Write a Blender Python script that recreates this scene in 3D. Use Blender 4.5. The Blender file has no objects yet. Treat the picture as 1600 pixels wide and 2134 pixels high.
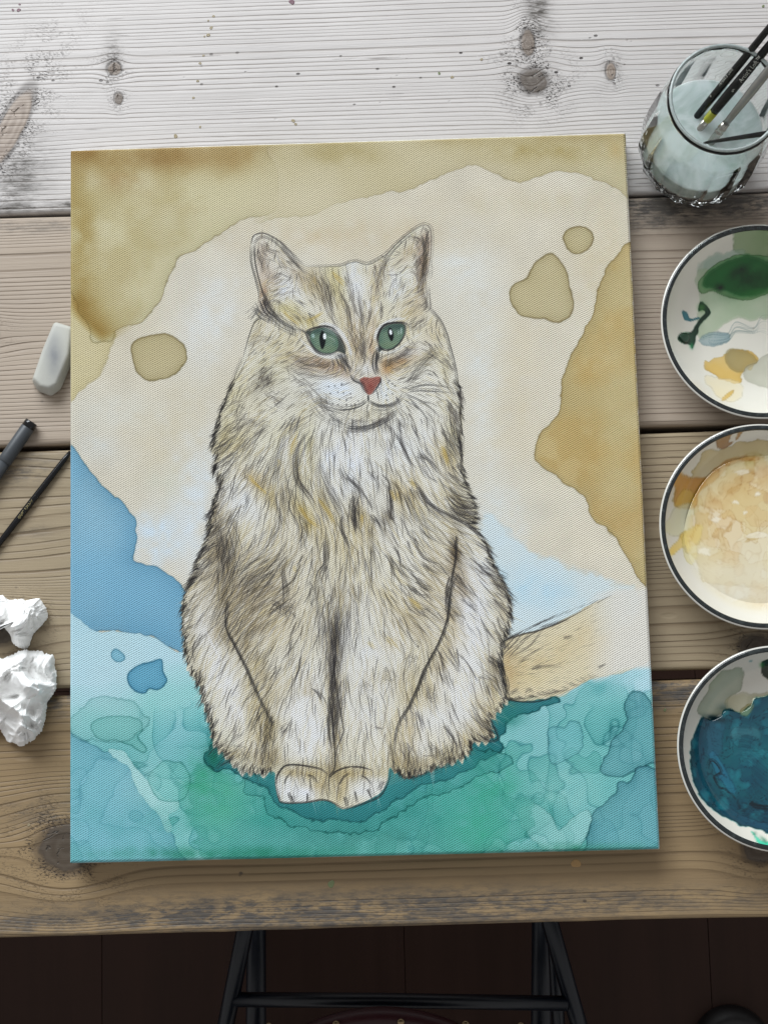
import bpy, bmesh, math, random
import numpy as np
from mathutils import Vector, Matrix, Euler
R = math.radians
scene = bpy.context.scene
# ---------------------------------------------------------------- camera, world, light, exposure
TZ = 0.75                                        # height of the table top
cam_d = bpy.data.cameras.new('camera'); cam = bpy.data.objects.new('camera', cam_d); scene.collection.objects.link(cam)
CAM_LOC = Vector((.03388518, -.13297637, 1.74780108)); CAM_ROT = Euler((R(6.68227733), R(.991964), R(-1.47212583)), 'XYZ')
cam.location = CAM_LOC; cam.rotation_euler = CAM_ROT
cam_d.sensor_fit = 'HORIZONTAL'; cam_d.sensor_width = 36; cam_d.lens = 36*2900/1600; cam_d.clip_start = .02; cam_d.clip_end = 50
scene.camera = cam
w = bpy.data.worlds.new('World'); scene.world = w; w.use_nodes = True
w.node_tree.nodes['Background'].inputs[0].default_value = (.98, .97, .97, 1); w.node_tree.nodes['Background'].inputs[1].default_value = .40
def area(name, loc, target, sx, sy, power, col):
    d = bpy.data.lights.new(name, 'AREA'); d.shape = 'RECTANGLE'; d.size = sx; d.size_y = sy; d.energy = power; d.color = col
    o = bpy.data.objects.new(name, d); scene.collection.objects.link(o); o.location = loc
    o.rotation_euler = (Vector(target)-Vector(loc)).to_track_quat('-Z', 'Y').to_euler(); return o
area('window_light', (-.95, 2.35, 2.55), (0, .05, TZ), 2.5, 1.5, 138, (.92, .965, 1.0))
scene.view_settings.view_transform = 'Standard'; scene.view_settings.look = 'None'; scene.view_settings.exposure = 0; scene.view_settings.gamma = 1
scene.render.engine = 'CYCLES'; scene.cycles.max_bounces = 12; scene.cycles.transmission_bounces = 12; scene.cycles.glossy_bounces = 5; scene.cycles.diffuse_bounces = 4

# ---------------------------------------------------------------- helpers
CR = CAM_ROT.to_matrix(); F_PX = 2900.0
def at(px, py, z):
    """the place at height z that the photograph shows at pixel (px, py) of 1600 x 2134"""
    d = CR @ Vector(((px-800)/F_PX, -(py-1067)/F_PX, -1)); t = (z-CAM_LOC.z)/d.z
    return CAM_LOC+d*t
CRn = np.array(CR); CLn = np.array(CAM_LOC)
def photo_xy(V):
    q = (np.asarray(V)-CLn)@CRn
    return 800+F_PX*q[:, 0]/-q[:, 2], 1067-F_PX*q[:, 1]/-q[:, 2]
def lin(c):
    c = np.asarray(c, float)/255
    return np.where(c <= .04045, c/12.92, ((c+.055)/1.055)**2.4)
def L4(r, g, b): return tuple(lin((r, g, b)))+(1,)
def tag(o, label=None, cat=None, group=None, kind=None):
    if label: o['label'] = label
    if cat: o['category'] = cat
    if group: o['group'] = group
    if kind: o['kind'] = kind
    return o
def empty(name, loc, rz=0):
    o = bpy.data.objects.new(name, None); scene.collection.objects.link(o); o.location = loc; o.rotation_euler = (0, 0, rz); o.empty_display_size = .02
    return o
def link(name, me, mat, parent=None, world=True, smooth=True):
    """link a mesh given in world coordinates (or the parent's own when world is False)"""
    if smooth: me.polygons.foreach_set('use_smooth', [True]*len(me.polygons))
    me.materials.append(mat); o = bpy.data.objects.new(name, me); scene.collection.objects.link(o)
    if parent:
        o.parent = parent
        if world:
            M = Matrix.LocRotScale(parent.location, parent.rotation_euler, None)
            if parent.parent: M = Matrix.LocRotScale(parent.parent.location, parent.parent.rotation_euler, None) @ M
            me.transform(M.inverted())
    me.update(); return o
def mesh(name, V, Fc):
    me = bpy.data.meshes.new(name); me.from_pydata([tuple(v) for v in V], [], Fc); me.update(); return me
def grid_mesh(name, V, nu, nv, wrap=False, col=None):
    """V: (nv, nu, 3) array; fast quad grid, optional vertex colours"""
    me = bpy.data.meshes.new(name); n = nu*nv; me.vertices.add(n); me.vertices.foreach_set('co', np.ascontiguousarray(V.reshape(-1, 3), np.float32).ravel())
    i = np.arange(nu if wrap else nu-1); j = np.arange(nv-1); I, J = np.meshgrid(i, j); i1 = (I+1) % nu
    q = np.stack([J*nu+I, J*nu+i1, (J+1)*nu+i1, (J+1)*nu+I], -1).reshape(-1, 4)
    me.loops.add(q.size); me.loops.foreach_set('vertex_index', q.ravel().astype(np.int32)); me.polygons.add(len(q))
    me.polygons.foreach_set('loop_start', (np.arange(len(q))*4).astype(np.int32)); me.polygons.foreach_set('loop_total', np.full(len(q), 4, np.int32))
    me.update(calc_edges=True)
    if col is not None:
        a = me.color_attributes.new('paint', 'FLOAT_COLOR', 'POINT'); c = np.ones((n, 4), np.float32); c[:, :3] = col; a.data.foreach_set('color', c.ravel())
    return me
def lathe(name, prof, n=96, loc=(0, 0, 0), rfun=None):
    th = np.arange(n)*2*math.pi/n; V = np.zeros((len(prof), n, 3))
    for j, (r, z) in enumerate(prof):
        rr = np.full(n, r) if rfun is None else rfun(r, z, th, j)
        V[j, :, 0] = rr*np.cos(th); V[j, :, 1] = rr*np.sin(th); V[j, :, 2] = z
    V += np.array(loc); return grid_mesh(name, V, n, len(prof), True)
def tube(name, pts, rad, n=20, cap=True):
    """tube through pts with a radius at each; capped"""
    pts = [Vector(p) for p in pts]; rad = list(rad) if hasattr(rad, '__len__') else [rad]*len(pts)
    V = []; Fc = []
    up = Vector((0, 0, 1)) if abs((pts[-1]-pts[0]).normalized().z) < .9 else Vector((1, 0, 0))
    for i, p in enumerate(pts):
        t = (pts[min(i+1, len(pts)-1)]-pts[max(i-1, 0)]).normalized(); a = t.cross(up).normalized(); b = a.cross(t)
        for k in range(n):
            q = 2*math.pi*k/n; V.append(p+(a*math.cos(q)+b*math.sin(q))*rad[i])
    for i in range(len(pts)-1):
        for k in range(n):
            k1 = (k+1) % n; Fc.append((i*n+k, i*n+k1, (i+1)*n+k1, (i+1)*n+k))
    if cap: Fc.append(tuple(range(n))[::-1]); Fc.append(tuple((len(pts)-1)*n+k for k in range(n)))
    me = mesh(name, V, Fc); bm = bmesh.new(); bm.from_mesh(me); bmesh.ops.recalc_face_normals(bm, faces=bm.faces); bm.to_mesh(me); bm.free(); return me
# --- shader arithmetic
class S:
    def __init__(s, nt, k): s.nt, s.k = nt, k
    @staticmethod
    def plug(nt, inp, v):
        if isinstance(v, S): nt.links.new(v.k, inp)
        else: inp.default_value = v
    def m(s, op, *a, clamp=False):
        n = s.nt.nodes.new('ShaderNodeMath'); n.operation = op; n.use_clamp = clamp; S.plug(s.nt, n.inputs[0], s)
        for i, v in enumerate(a): S.plug(s.nt, n.inputs[i+1], v)
        return S(s.nt, n.outputs[0])
    def __add__(s, o): return s.m('ADD', o)
    __radd__ = __add__
    def __sub__(s, o): return s.m('SUBTRACT', o)
    def __rsub__(s, o): return s.m('MULTIPLY', -1).m('ADD', o)
    def __mul__(s, o): return s.m('MULTIPLY', o)
    __rmul__ = __mul__
    def __truediv__(s, o): return s.m('DIVIDE', o)
    def sin(s): return s.m('SINE')
    def fract(s): return s.m('FRACT')
    def exp(s): return s.m('EXPONENT')
    def abs(s): return s.m('ABSOLUTE')
    def pow(s, p): return s.m('POWER', p)
    def clamp(s): return s.m('ADD', 0.0, clamp=True)
    def mx(s, o): return s.m('MAXIMUM', o)
    def mn(s, o): return s.m('MINIMUM', o)
    def ss(s, a, b):
        n = s.nt.nodes.new('ShaderNodeMapRange'); n.interpolation_type = 'SMOOTHSTEP'; n.inputs[1].default_value = a; n.inputs[2].default_value = b; S.plug(s.nt, n.inputs[0], s); return S(s.nt, n.outputs[0])
class Mat:
    def __init__(s, name, rough=.5, spec=.5):
        s.mat = bpy.data.materials.new(name); s.mat.use_nodes = True; s.nt = s.mat.node_tree; s.b = s.nt.nodes['Principled BSDF']
        s.b.inputs['Roughness'].default_value = rough; s.b.inputs['Specular IOR Level'].default_value = spec
        t = s.nt.nodes.new('ShaderNodeTexCoord'); s.obj = t.outputs['Object']
        x = s.nt.nodes.new('ShaderNodeSeparateXYZ'); s.nt.links.new(s.obj, x.inputs[0]); s.x, s.y, s.z = [S(s.nt, o) for o in x.outputs]
    def set(s, **k):
        for n, v in k.items():
            i = s.b.inputs[n.replace('_', ' ')]
            if isinstance(v, S): s.nt.links.new(v.k, i)
            else: i.default_value = v
        return s
    def vec(s, x, y, z=0.0):
        c = s.nt.nodes.new('ShaderNodeCombineXYZ')
        for i, v in enumerate((x, y, z)): S.plug(s.nt, c.inputs[i], v)
        return S(s.nt, c.outputs[0])
    def noise(s, v=None, scale=1., detail=3., rough=.5, dist=0.):
        n = s.nt.nodes.new('ShaderNodeTexNoise'); s.nt.links.new(v.k if v else s.obj, n.inputs['Vector']); n.inputs['Scale'].default_value = scale; n.inputs['Detail'].default_value = detail; n.inputs['Roughness'].default_value = rough; n.inputs['Distortion'].default_value = dist
        return S(s.nt, n.outputs[0])
    def voro(s, v=None, scale=1., feat='F1', rnd=1.0):
        n = s.nt.nodes.new('ShaderNodeTexVoronoi'); n.feature = feat; s.nt.links.new(v.k if v else s.obj, n.inputs['Vector']); n.inputs['Scale'].default_value = scale; n.inputs['Randomness'].default_value = rnd
        c = None
        if feat == 'F1':
            q = s.nt.nodes.new('ShaderNodeSeparateColor'); s.nt.links.new(n.outputs['Color'], q.inputs[0]); c = S(s.nt, q.outputs[0])
        return S(s.nt, n.outputs['Distance']), c
    def mix(s, f, a, b, mode='MIX'):
        n = s.nt.nodes.new('ShaderNodeMix'); n.data_type = 'RGBA'; n.blend_type = mode; n.clamp_factor = True
        S.plug(s.nt, n.inputs[0], f); S.plug(s.nt, n.inputs[6], a); S.plug(s.nt, n.inputs[7], b); return S(s.nt, n.outputs[2])
    def attr(s, name='paint'):
        n = s.nt.nodes.new('ShaderNodeAttribute'); n.attribute_name = name; return S(s.nt, n.outputs['Color'])
    def bump(s, h, strength=.5, dist=.001):
        n = s.nt.nodes.new('ShaderNodeBump'); n.inputs['Strength'].default_value = strength; n.inputs['Distance'].default_value = dist; s.nt.links.new(h.k, n.inputs['Height']); s.nt.links.new(n.outputs[0], s.b.inputs['Normal']); return s
def plain(name, rgb, rough=.5, spec=.5, nz=.08, scale=60, metal=0.0, bump=.15):
    m = Mat(name, rough, spec); n = m.noise(scale=scale, detail=4)
    c = tuple(lin(rgb)); d = tuple(v*(1-nz*2) for v in c); l = tuple(min(1, v*(1+nz)) for v in c)
    m.set(Base_Color=m.mix(n, d+(1,), l+(1,)), Metallic=metal); m.set(Roughness=(n*.2+(rough-.1)))
    if bump: m.bump(m.noise(scale=scale*12, detail=3), bump, .0004)
    return m.mat
# ---------------------------------------------------------------- painter (numpy, gives per-vertex paint colours)
class Painter:
    """A sheet of paint, worked on in a flat coordinate frame of its own; ends up as vertex colours."""
    def __init__(s, x0, y0, w, h, col, sc=1.0, seed=1):
        s.x0, s.y0, s.sc = x0, y0, sc
        s.W, s.H = int(w*sc), int(h*sc)
        s.rng = np.random.default_rng(seed)
        s.a = np.ones((s.H, s.W, 3), np.float32)*np.array(col, np.float32)
        yy, xx = np.mgrid[0:s.H, 0:s.W].astype(np.float32)
        s.X = xx/sc+x0; s.Y = yy/sc+y0
    @staticmethod
    def resize(g, H, W, smooth=False):
        h, w = g.shape
        y = np.linspace(0, h-1.001, H); x = np.linspace(0, w-1.001, W)
        yi = y.astype(int); xi = x.astype(int); fy = (y-yi)[:, None]; fx = (x-xi)[None]
        if smooth: fy = fy*fy*(3-2*fy); fx = fx*fx*(3-2*fx)
        y1 = np.minimum(yi+1, h-1); x1 = np.minimum(xi+1, w-1)
        a = g[yi]; b = g[y1]
        return ((a[:, xi]*(1-fx)+a[:, x1]*fx)*(1-fy)+(b[:, xi]*(1-fx)+b[:, x1]*fx)*fy).astype(np.float32)
    def noise(s, scale, octv=4, seed=0, sx=1.0, sy=1.0):
        r = np.random.default_rng(seed+77); out = np.zeros((s.H, s.W), np.float32); amp = 1.0; tot = 0
        sc = scale*s.sc
        for o in range(octv):
            gh = max(2, int(s.H/(sc*sy))+2); gw = max(2, int(s.W/(sc*sx))+2)
            g = r.standard_normal((gh, gw)); g[-1] = g[0]; g[:, -1] = g[:, 0]
            out += amp*s.resize(g, s.H, s.W, True); tot += amp*amp
            amp *= .5; sc /= 2
            if sc < 1.5: break
        return out/math.sqrt(tot)
    @staticmethod
    def smooth_poly(p, n=5, closed=True):
        p = np.array(p, float); out = []; N = len(p)
        for i in range(N if closed else N-1):
            if closed: a, b, c, d = p[(i-1) % N], p[i], p[(i+1) % N], p[(i+2) % N]
            else: a, b, c, d = p[max(i-1, 0)], p[i], p[i+1], p[min(i+2, N-1)]
            for k in range(n):
                t = k/n
                out.append(.5*((2*b)+(-a+c)*t+(2*a-5*b+4*c-d)*t*t+(-a+3*b-3*c+d)*t**3))
        if not closed: out.append(p[-1])
        return np.array(out)
    def box(s, poly, pad):
        i0 = int(max(0, (poly[:, 1].min()-pad-s.y0)*s.sc)); i1 = int(min(s.H, (poly[:, 1].max()+pad-s.y0)*s.sc+1))
        j0 = int(max(0, (poly[:, 0].min()-pad-s.x0)*s.sc)); j1 = int(min(s.W, (poly[:, 0].max()+pad-s.x0)*s.sc+1))
        return slice(i0, max(i1, i0+4)), slice(j0, max(j1, j0+4))
    def bank(s, scale, octv, seed):
        k = (scale, octv)
        if not hasattr(s, 'bk'): s.bk = {}
        if k not in s.bk: s.bk[k] = s.noise(scale, octv, int(scale))
        g = s.bk[k]
        if seed % 3 == 1: g = g[::-1]
        if seed % 3 == 2: g = g[:, ::-1]
        return np.roll(g, (seed*131, seed*197), (0, 1))
    def sdf(s, poly, smooth=4, pad=24):
        if smooth: poly = s.smooth_poly(poly, smooth)
        poly = np.array(poly, float); out = np.full((s.H, s.W), -float(pad), np.float32); bi, bj = s.box(poly, pad)
        out[bi, bj] = s.sdf_in(poly, bi, bj); return out
    def sdf_in(s, poly, bi, bj):
        h, w = bi.stop-bi.start, bj.stop-bj.start
        st = 3 if h*w > 40000 else 2 if h*w > 6000 else 1
        H, W = max(2, h//st), max(2, w//st)
        x = np.linspace(s.x0+bj.start/s.sc, s.x0+(bj.stop-1)/s.sc, W, dtype=np.float32)[None]; y = np.linspace(s.y0+bi.start/s.sc, s.y0+(bi.stop-1)/s.sc, H, dtype=np.float32)[:, None]
        d = np.full((H, W), 1e9, np.float32); ins = np.zeros((H, W), bool); q = np.roll(poly, -1, 0)
        for (ax, ay), (bx, by) in zip(poly, q):
            ex, ey = bx-ax, by-ay; L = ex*ex+ey*ey+1e-9
            t = np.clip(((x-ax)*ex+(y-ay)*ey)/L, 0, 1)
            d = np.minimum(d, (x-ax-t*ex)**2+(y-ay-t*ey)**2)
            if ay != by and (y[0, 0] <= max(ay, by)):
                ins ^= ((ay > y) != (by > y)) & (x < (bx-ax)*(y-ay)/(by-ay)+ax)
        d = np.sqrt(d); d[~ins] *= -1
        return s.resize(d, h, w)
    def mix(s, m, col):
        m = np.clip(m, 0, 1)[..., None]
        s.a = s.a*(1-m)+np.array(col, np.float32)*m
    def mul(s, m, col):
        """glaze: multiply by colour/255 with strength m"""
        m = np.clip(m, 0, 3)[..., None]
        s.a = s.a*np.power(np.array(col, np.float32)/255, m)
    def wash(s, poly, col, al=.9, soft=1.2, edge=.35, ew=1.5, pool=.15, pw=14, rough=2.5, var=.12, seed=0, smooth=4, fade=None):
        poly = s.smooth_poly(poly, smooth); bi, bj = s.box(poly, 12+soft*1.5+rough*4)
        d = s.sdf_in(poly, bi, bj)+rough*s.bank(22, 4, seed)[bi, bj]
        n = s.bank(110, 4, seed+5)[bi, bj]
        m = np.clip(d/soft+.5, 0, 1)*al*(1+var*n); f = fade[bi, bj] if fade is not None else 1
        m = np.clip(m*f, 0, 1)[..., None]; sub = s.a[bi, bj]; sub = sub*(1-m)+np.array(col, np.float32)*m
        e = (edge*np.exp(-(d/ew)**2)+pool*np.exp(-np.maximum(d, 0)/pw)*(d > 0))*f
        s.a[bi, bj] = sub*np.power(np.array(col, np.float32)*.72/255, np.clip(e, 0, 3)[..., None])
        out = np.full((s.H, s.W), -24., np.float32); out[bi, bj] = d
        return out
    def blob(s, cx, cy, rx, ry, ang, col, al, mode='mix', nz=.35, seed=0):
        a = math.radians(ang); c, k = math.cos(a), math.sin(a)
        R = 2.6*max(rx, ry)
        i0 = max(0, int((cy-R-s.y0)*s.sc)); i1 = min(s.H, int((cy+R-s.y0)*s.sc)); j0 = max(0, int((cx-R-s.x0)*s.sc)); j1 = min(s.W, int((cx+R-s.x0)*s.sc))
        if i1 <= i0 or j1 <= j0: return
        X = s.X[i0:i1, j0:j1]-cx; Y = s.Y[i0:i1, j0:j1]-cy
        if not hasattr(s, 'bn'): s.bn = s.noise(26, 4, 31)
        u = (X*c+Y*k)/rx; v = (-X*k+Y*c)/ry
        m = np.exp(-(u*u+v*v))*al*(1+nz*np.roll(s.bn, seed*37, 1)[i0:i1, j0:j1])
        m = np.clip(m, 0, 1)[..., None]
        sub = s.a[i0:i1, j0:j1]; col = np.array(col, np.float32)
        s.a[i0:i1, j0:j1] = sub*(1-m)+col*m if mode == 'mix' else sub*np.power(col/255, m)
    # --- strokes
    def begin(s): s.acc = []
    def put(s, x, y, w):
        s.acc.append((np.ravel(x), np.ravel(y), np.ravel(w)))
    def flush(s, col, brk=0.0, cap=1.0, mask=None):
        if not s.acc: return
        x = (np.concatenate([a[0] for a in s.acc])-s.x0)*s.sc; y = (np.concatenate([a[1] for a in s.acc])-s.y0)*s.sc; w = np.concatenate([a[2] for a in s.acc])*s.sc
        ok = (x > 1) & (x < s.W-2) & (y > 1) & (y < s.H-2); x = x[ok]; y = y[ok]; w = w[ok]
        xi = x.astype(int); yi = y.astype(int); fx = x-xi; fy = y-yi; D = np.zeros(s.W*s.H)
        for dx, dy, k in ((0, 0, (1-fx)*(1-fy)), (1, 0, fx*(1-fy)), (0, 1, (1-fx)*fy), (1, 1, fx*fy)):
            D += np.bincount((yi+dy)*s.W+xi+dx, w*k, s.W*s.H)
        D = D.reshape(s.H, s.W)
        if brk: D = D*(1-brk+2*brk*s.weave())
        m = cap*(1-np.exp(-D))
        if mask is not None: m = m*mask
        s.mix(m.astype(np.float32), col); s.acc = []
    def weave(s):
        if not hasattr(s, 'wv'):
            r = np.floor(s.Y/4.3)
            s.wv = (.5+.5*np.sin(2*np.pi*(s.X/5.1+.5*(r % 2))+.6*s.noise(60, 2, 3)))*(.35+.65*np.abs(np.sin(np.pi*s.Y/4.3)))
            s.wv = s.wv/s.wv.mean()*.5
        return s.wv
    def lines(s, px, py, dark, width, taper=1):
        """px,py (N,T) points of N strokes; dark (N,), width (N,) in px"""
        N, T = px.shape
        dx = np.gradient(px, axis=1); dy = np.gradient(py, axis=1); ds = np.hypot(dx, dy)+1e-6
        t = np.linspace(0, 1, T)[None]
        prof = np.clip(np.minimum((t+.02)*6, (1-t+.02)*2.2), 0, 1) if taper else np.ones((1, T))
        nx = -dy/ds; ny = dx/ds
        k = max(1, int(math.ceil(np.max(width)*s.sc*1.3)))
        for j in range(k):
            o = ((j+.5)/k-.5)*width[:, None]*prof
            s.put(px+nx*o, py+ny*o, dark[:, None]*prof*ds*width[:, None]/k)
    def clump(s, g, n, spread=6, dark=.8, width=1.1, lo=.25, hi=.8, wob=1.0, taper=1):
        """n hairs that follow guide curve g, jittered sideways"""
        g = s.smooth_poly(g, 8, False); L = np.hypot(*np.diff(g, axis=0).T).sum()
        c = np.linspace(0, 1, len(g)); rng = s.rng; T = max(6, int(L*s.sc/.8*hi)+4)
        ln = rng.uniform(lo, hi, n); t0 = rng.uniform(0, 1, n)*(1-ln)
        if lo >= 1: ln[:] = 1; t0[:] = 0
        t = t0[:, None]+ln[:, None]*np.linspace(0, 1, T)[None]
        x = np.interp(t, c, g[:, 0]); y = np.interp(t, c, g[:, 1])
        gx = np.interp(t, c, np.gradient(g[:, 0])); gy = np.interp(t, c, np.gradient(g[:, 1])); q = np.hypot(gx, gy)+1e-6
        off = rng.normal(0, spread*.5, n)[:, None]+rng.normal(0, spread*.22, n)[:, None]*(np.linspace(-1, 1, T)[None])
        off = off+wob*np.sin(np.linspace(0, 1, T)[None]*rng.uniform(2, 7, n)[:, None]+rng.uniform(0, 6, n)[:, None])*.6
        s.lines(x-gy/q*off, y+gx/q*off, dark*rng.uniform(.5, 1.2, n), width*rng.uniform(.7, 1.25, n), taper)
    def line(s, g, dark=1.5, width=1.4, n=2, spread=.8):
        s.clump(g, n, spread, dark, width, 1, 1, .6)
    def field(s, anchors):
        A = np.array(anchors, float); s.FA = A[:, :2]; v = A[:, 2:]/np.hypot(A[:, 2], A[:, 3])[:, None]; s.FV = v
    def direction(s, x, y):
        d = (x[:, None]-s.FA[None, :, 0])**2+(y[:, None]-s.FA[None, :, 1])**2+60
        w = d**-1.6; w /= w.sum(1)[:, None]
        return w@s.FV
    def hairs(s, x, y, L, dark, width, curl=.5, jit=.25):
        n = len(x); v = s.direction(x, y); a = np.arctan2(v[:, 1], v[:, 0])+s.rng.normal(0, jit, n)
        k = s.rng.normal(0, curl, n); T = int(max(6, np.max(L)*s.sc/1.1)); t = np.linspace(0, 1, T)[None]
        ang = a[:, None]+k[:, None]*(t-.3); st = (L/T)[:, None]
        px = x[:, None]+np.cumsum(np.cos(ang)*st, 1)-np.cos(a)[:, None]*L[:, None]*.5
        py = y[:, None]+np.cumsum(np.sin(ang)*st, 1)-np.sin(a)[:, None]*L[:, None]*.5
        s.lines(px, py, dark, width)
    def seeds(s, n, mask):
        """n random points with density mask (H,W)"""
        c = np.cumsum(mask[::2, ::2].ravel().astype(np.float64)); r = np.searchsorted(c, s.rng.uniform(0, c[-1], n)); w = mask[::2, ::2].shape[1]
        return ((r % w)*2+s.rng.uniform(0, 2, n))/s.sc+s.x0, ((r//w)*2+s.rng.uniform(0, 2, n))/s.sc+s.y0
    def sample(s, x, y):
        x = np.clip((x-s.x0)*s.sc, 0, s.W-1.01); y = np.clip((y-s.y0)*s.sc, 0, s.H-1.01)
        xi = x.astype(int); yi = y.astype(int); fx = (x-xi)[:, None]; fy = (y-yi)[:, None]; a = s.a
        return (a[yi, xi]*(1-fx)+a[yi, xi+1]*fx)*(1-fy)+(a[yi+1, xi]*(1-fx)+a[yi+1, xi+1]*fx)*fy

def zz(ox, oy, k, pts):            # detail studies were drawn at a larger scale
    return [(ox+x/k, oy+y/k) for x, y in pts]

def paint_cat():
    P = Painter(130, 260, 1270, 1560, (203, 195, 178), seed=4)
    F = lambda *p: zz(480, 440, 3.077, p)      # face
    A = lambda *p: zz(380, 880, 4.21, p)       # left chest
    B = lambda *p: zz(720, 880, 4.21, p)       # right chest
    C = lambda *p: zz(350, 1250, 4.21, p)      # left leg
    D = lambda *p: zz(720, 1200, 2.759, p)     # right leg and tail
    n1 = P.noise(260, 4, 1); n2 = P.noise(120, 5, 2); n3 = P.noise(45, 4, 3)
    P.mix(.20+.14*n1, (208, 205, 194)); P.mix(.10*n2+.08, (198, 184, 154)); P.a *= (1+.012*n3)[..., None]
    for b in ((440, 660, 60, 120, 20, (208, 211, 210), .7), (250, 860, 120, 40, 10, (205, 207, 200), .5), (410, 1040, 50, 170, 0, (205, 213, 218), .8), (330, 1120, 60, 60, 0, (198, 212, 222), .85), (200, 930, 60, 30, 20, (198, 208, 212), .4),
              (960, 560, 60, 80, 0, (208, 210, 206), .7), (1010, 800, 45, 240, 0, (206, 209, 206), .7), (1040, 1080, 60, 90, 0, (202, 210, 212), .6), (360, 900, 80, 120, 30, (200, 190, 166), .5),
              (340, 1010, 40, 40, 0, (196, 200, 186), .4), (1080, 800, 60, 200, 10, (202, 190, 164), .4), (1180, 1000, 70, 120, 20, (203, 196, 178), .5), (700, 490, 260, 40, 0, (200, 184, 156), .6),
              (1250, 560, 60, 120, 0, (200, 180, 140), .3), (1090, 420, 160, 30, 0, (199, 188, 163), .6)): P.blob(*b, seed=int(b[0]) % 9)
    # pale tan runs at the left edge
    P.wash([(140, 560), (190, 680), (238, 700), (215, 770), (180, 800), (130, 830)], (196, 182, 138), .75, 6, .12, 2, .08, 12, 3, seed=9)
    # big tan wash, top left
    P.wash([(120, 280), (545, 280), (556, 310), (572, 340), (580, 385), (577, 428), (560, 446), (500, 460), (445, 496), (400, 523), (370, 534), (352, 585), (328, 632), (290, 672), (240, 686), (234, 710), (195, 710), (188, 685), (166, 655), (148, 610), (120, 590)],
           (196, 187, 153), .96, 1.5, .36, 1.5, .12, 14, 3, .10, 11)
    m = np.clip(P.sdf([(120, 280), (545, 280), (578, 400), (560, 446), (445, 496), (370, 534), (290, 672), (234, 710), (190, 700), (120, 590)])/20, 0, 1)
    P.mix(m*np.clip(.55-.0*n1+.35*n2-((P.X-140)+(P.Y-300)*.2)/420, 0, .42), (168, 148, 98))
    P.mix(m*np.clip(.5-np.hypot((P.X-400)/110, (P.Y-470)/70)*.5+.2*n3, 0, .6), (196, 188, 158))
    P.mul(m*np.exp(-((P.Y-318)/40)**2)*.42*(1+.5*n2).clip(0), (180, 140, 95)); P.mul(m*np.exp(-((P.X-150-(P.Y-590).clip(0)*.45)/36)**2)*np.clip((P.Y-330)/160, 0, 1)*.46*(1+.5*n2).clip(0), (185, 150, 90))
    for b in ((255, 380, 60, 22, 8, (160, 122, 78), .3), (330, 330, 70, 18, 0, (150, 120, 78), .35), (180, 500, 22, 60, 0, (150, 120, 60), .45)): P.blob(*b)
    # top strip
    f = np.clip((P.X-520)/60, 0, 1)
    P.wash([(520, 270), (1400, 270), (1400, 470), (1320, 425), (1285, 393), (1240, 372), (1180, 356), (1130, 366), (1080, 378), (1045, 366), (992, 342), (955, 350), (905, 372), (850, 394), (790, 404), (742, 412), (700, 425), (640, 450), (575, 452), (520, 452)],
           (190, 178, 144), .92, 1.4, .2, 1.4, .06, 12, 2.5, .14, 15, fade=f)
    P.mul(f*np.exp(-((P.Y-296+P.X*.02)/26)**2)*.26*(1+.7*n2).clip(0), (190, 165, 120)); P.mix(np.clip(np.exp(-((P.X-640)/120)**2-((P.Y-420)/50)**2)*.8, 0, 1), (200, 190, 162))
    P.blob(1130, 315, 120, 24, 0, (166, 146, 96), .5); P.blob(700, 320, 90, 20, 0, (165, 146, 98), .45); P.blob(1285, 310, 20, 30, 0, (186, 150, 90), .3)
    # right-hand wash
    d = P.wash([(1420, 470), (1313, 502), (1288, 530), (1262, 562), (1250, 602), (1238, 652), (1212, 702), (1176, 768), (1170, 830), (1163, 862), (1130, 900), (1114, 938), (1120, 965), (1162, 996), (1214, 1030), (1226, 1052), (1234, 1078), (1275, 1112), (1302, 1152), (1328, 1200), (1352, 1226), (1420, 1260)],
           (186, 168, 124), .97, 1.4, .4, 1.5, .14, 18, 2.4, .06, 21)
    mk = np.clip(d/12, 0, 1); P.mix(mk*np.clip(.28+.4*n2, 0, .6), (182, 150, 92)); P.mix(mk*np.exp(-((P.X-1215)/45)**2-((P.Y-960)/200)**2)*.4, (172, 142, 86)); P.mix(mk*np.clip(.3*n3+.2*n2, 0, .4), (196, 178, 136)); P.mix(mk*np.exp(-((P.Y-1080)/60)**2)*.22, (174, 138, 84)); P.mix(mk*np.clip(.2-.3*n1, 0, .5), (176, 160, 118))
    for poly, s_ in (([(274, 725), (290, 706), (320, 697), (350, 697), (376, 713), (389, 740), (380, 765), (350, 785), (310, 793), (284, 772)], 1),
                  ([(1144, 527), (1162, 536), (1181, 569), (1190, 607), (1194, 635), (1188, 658), (1162, 670), (1130, 663), (1087, 656), (1069, 635), (1061, 609), (1073, 588), (1097, 579), (1116, 546)], 2),
                  ([(1207, 472), (1228, 480), (1236, 494), (1228, 518), (1207, 528), (1186, 520), (1173, 497), (1181, 480)], 3)):
        P.wash(poly, (182, 168, 130), .9, 1.2, .5, 1.5, .16, 8, 1.5, .06, 30+s_)
    # blue, left
    d = P.wash([(110, 905), (146, 925), (165, 948), (190, 988), (215, 1015), (250, 1045), (276, 1080), (284, 1120), (277, 1160), (300, 1175), (340, 1188), (370, 1213), (400, 1250), (420, 1300), (410, 1376), (372, 1358), (330, 1336), (290, 1320), (200, 1314), (110, 1311)],
           (128, 174, 198), .93, 1.4, .36, 1.6, .18, 26, 2, .07, 41)
    P.mix(np.clip(d/10, 0, 1)*np.clip((P.Y-1130)/260, 0, 1)*.6, (98, 152, 180))
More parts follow.
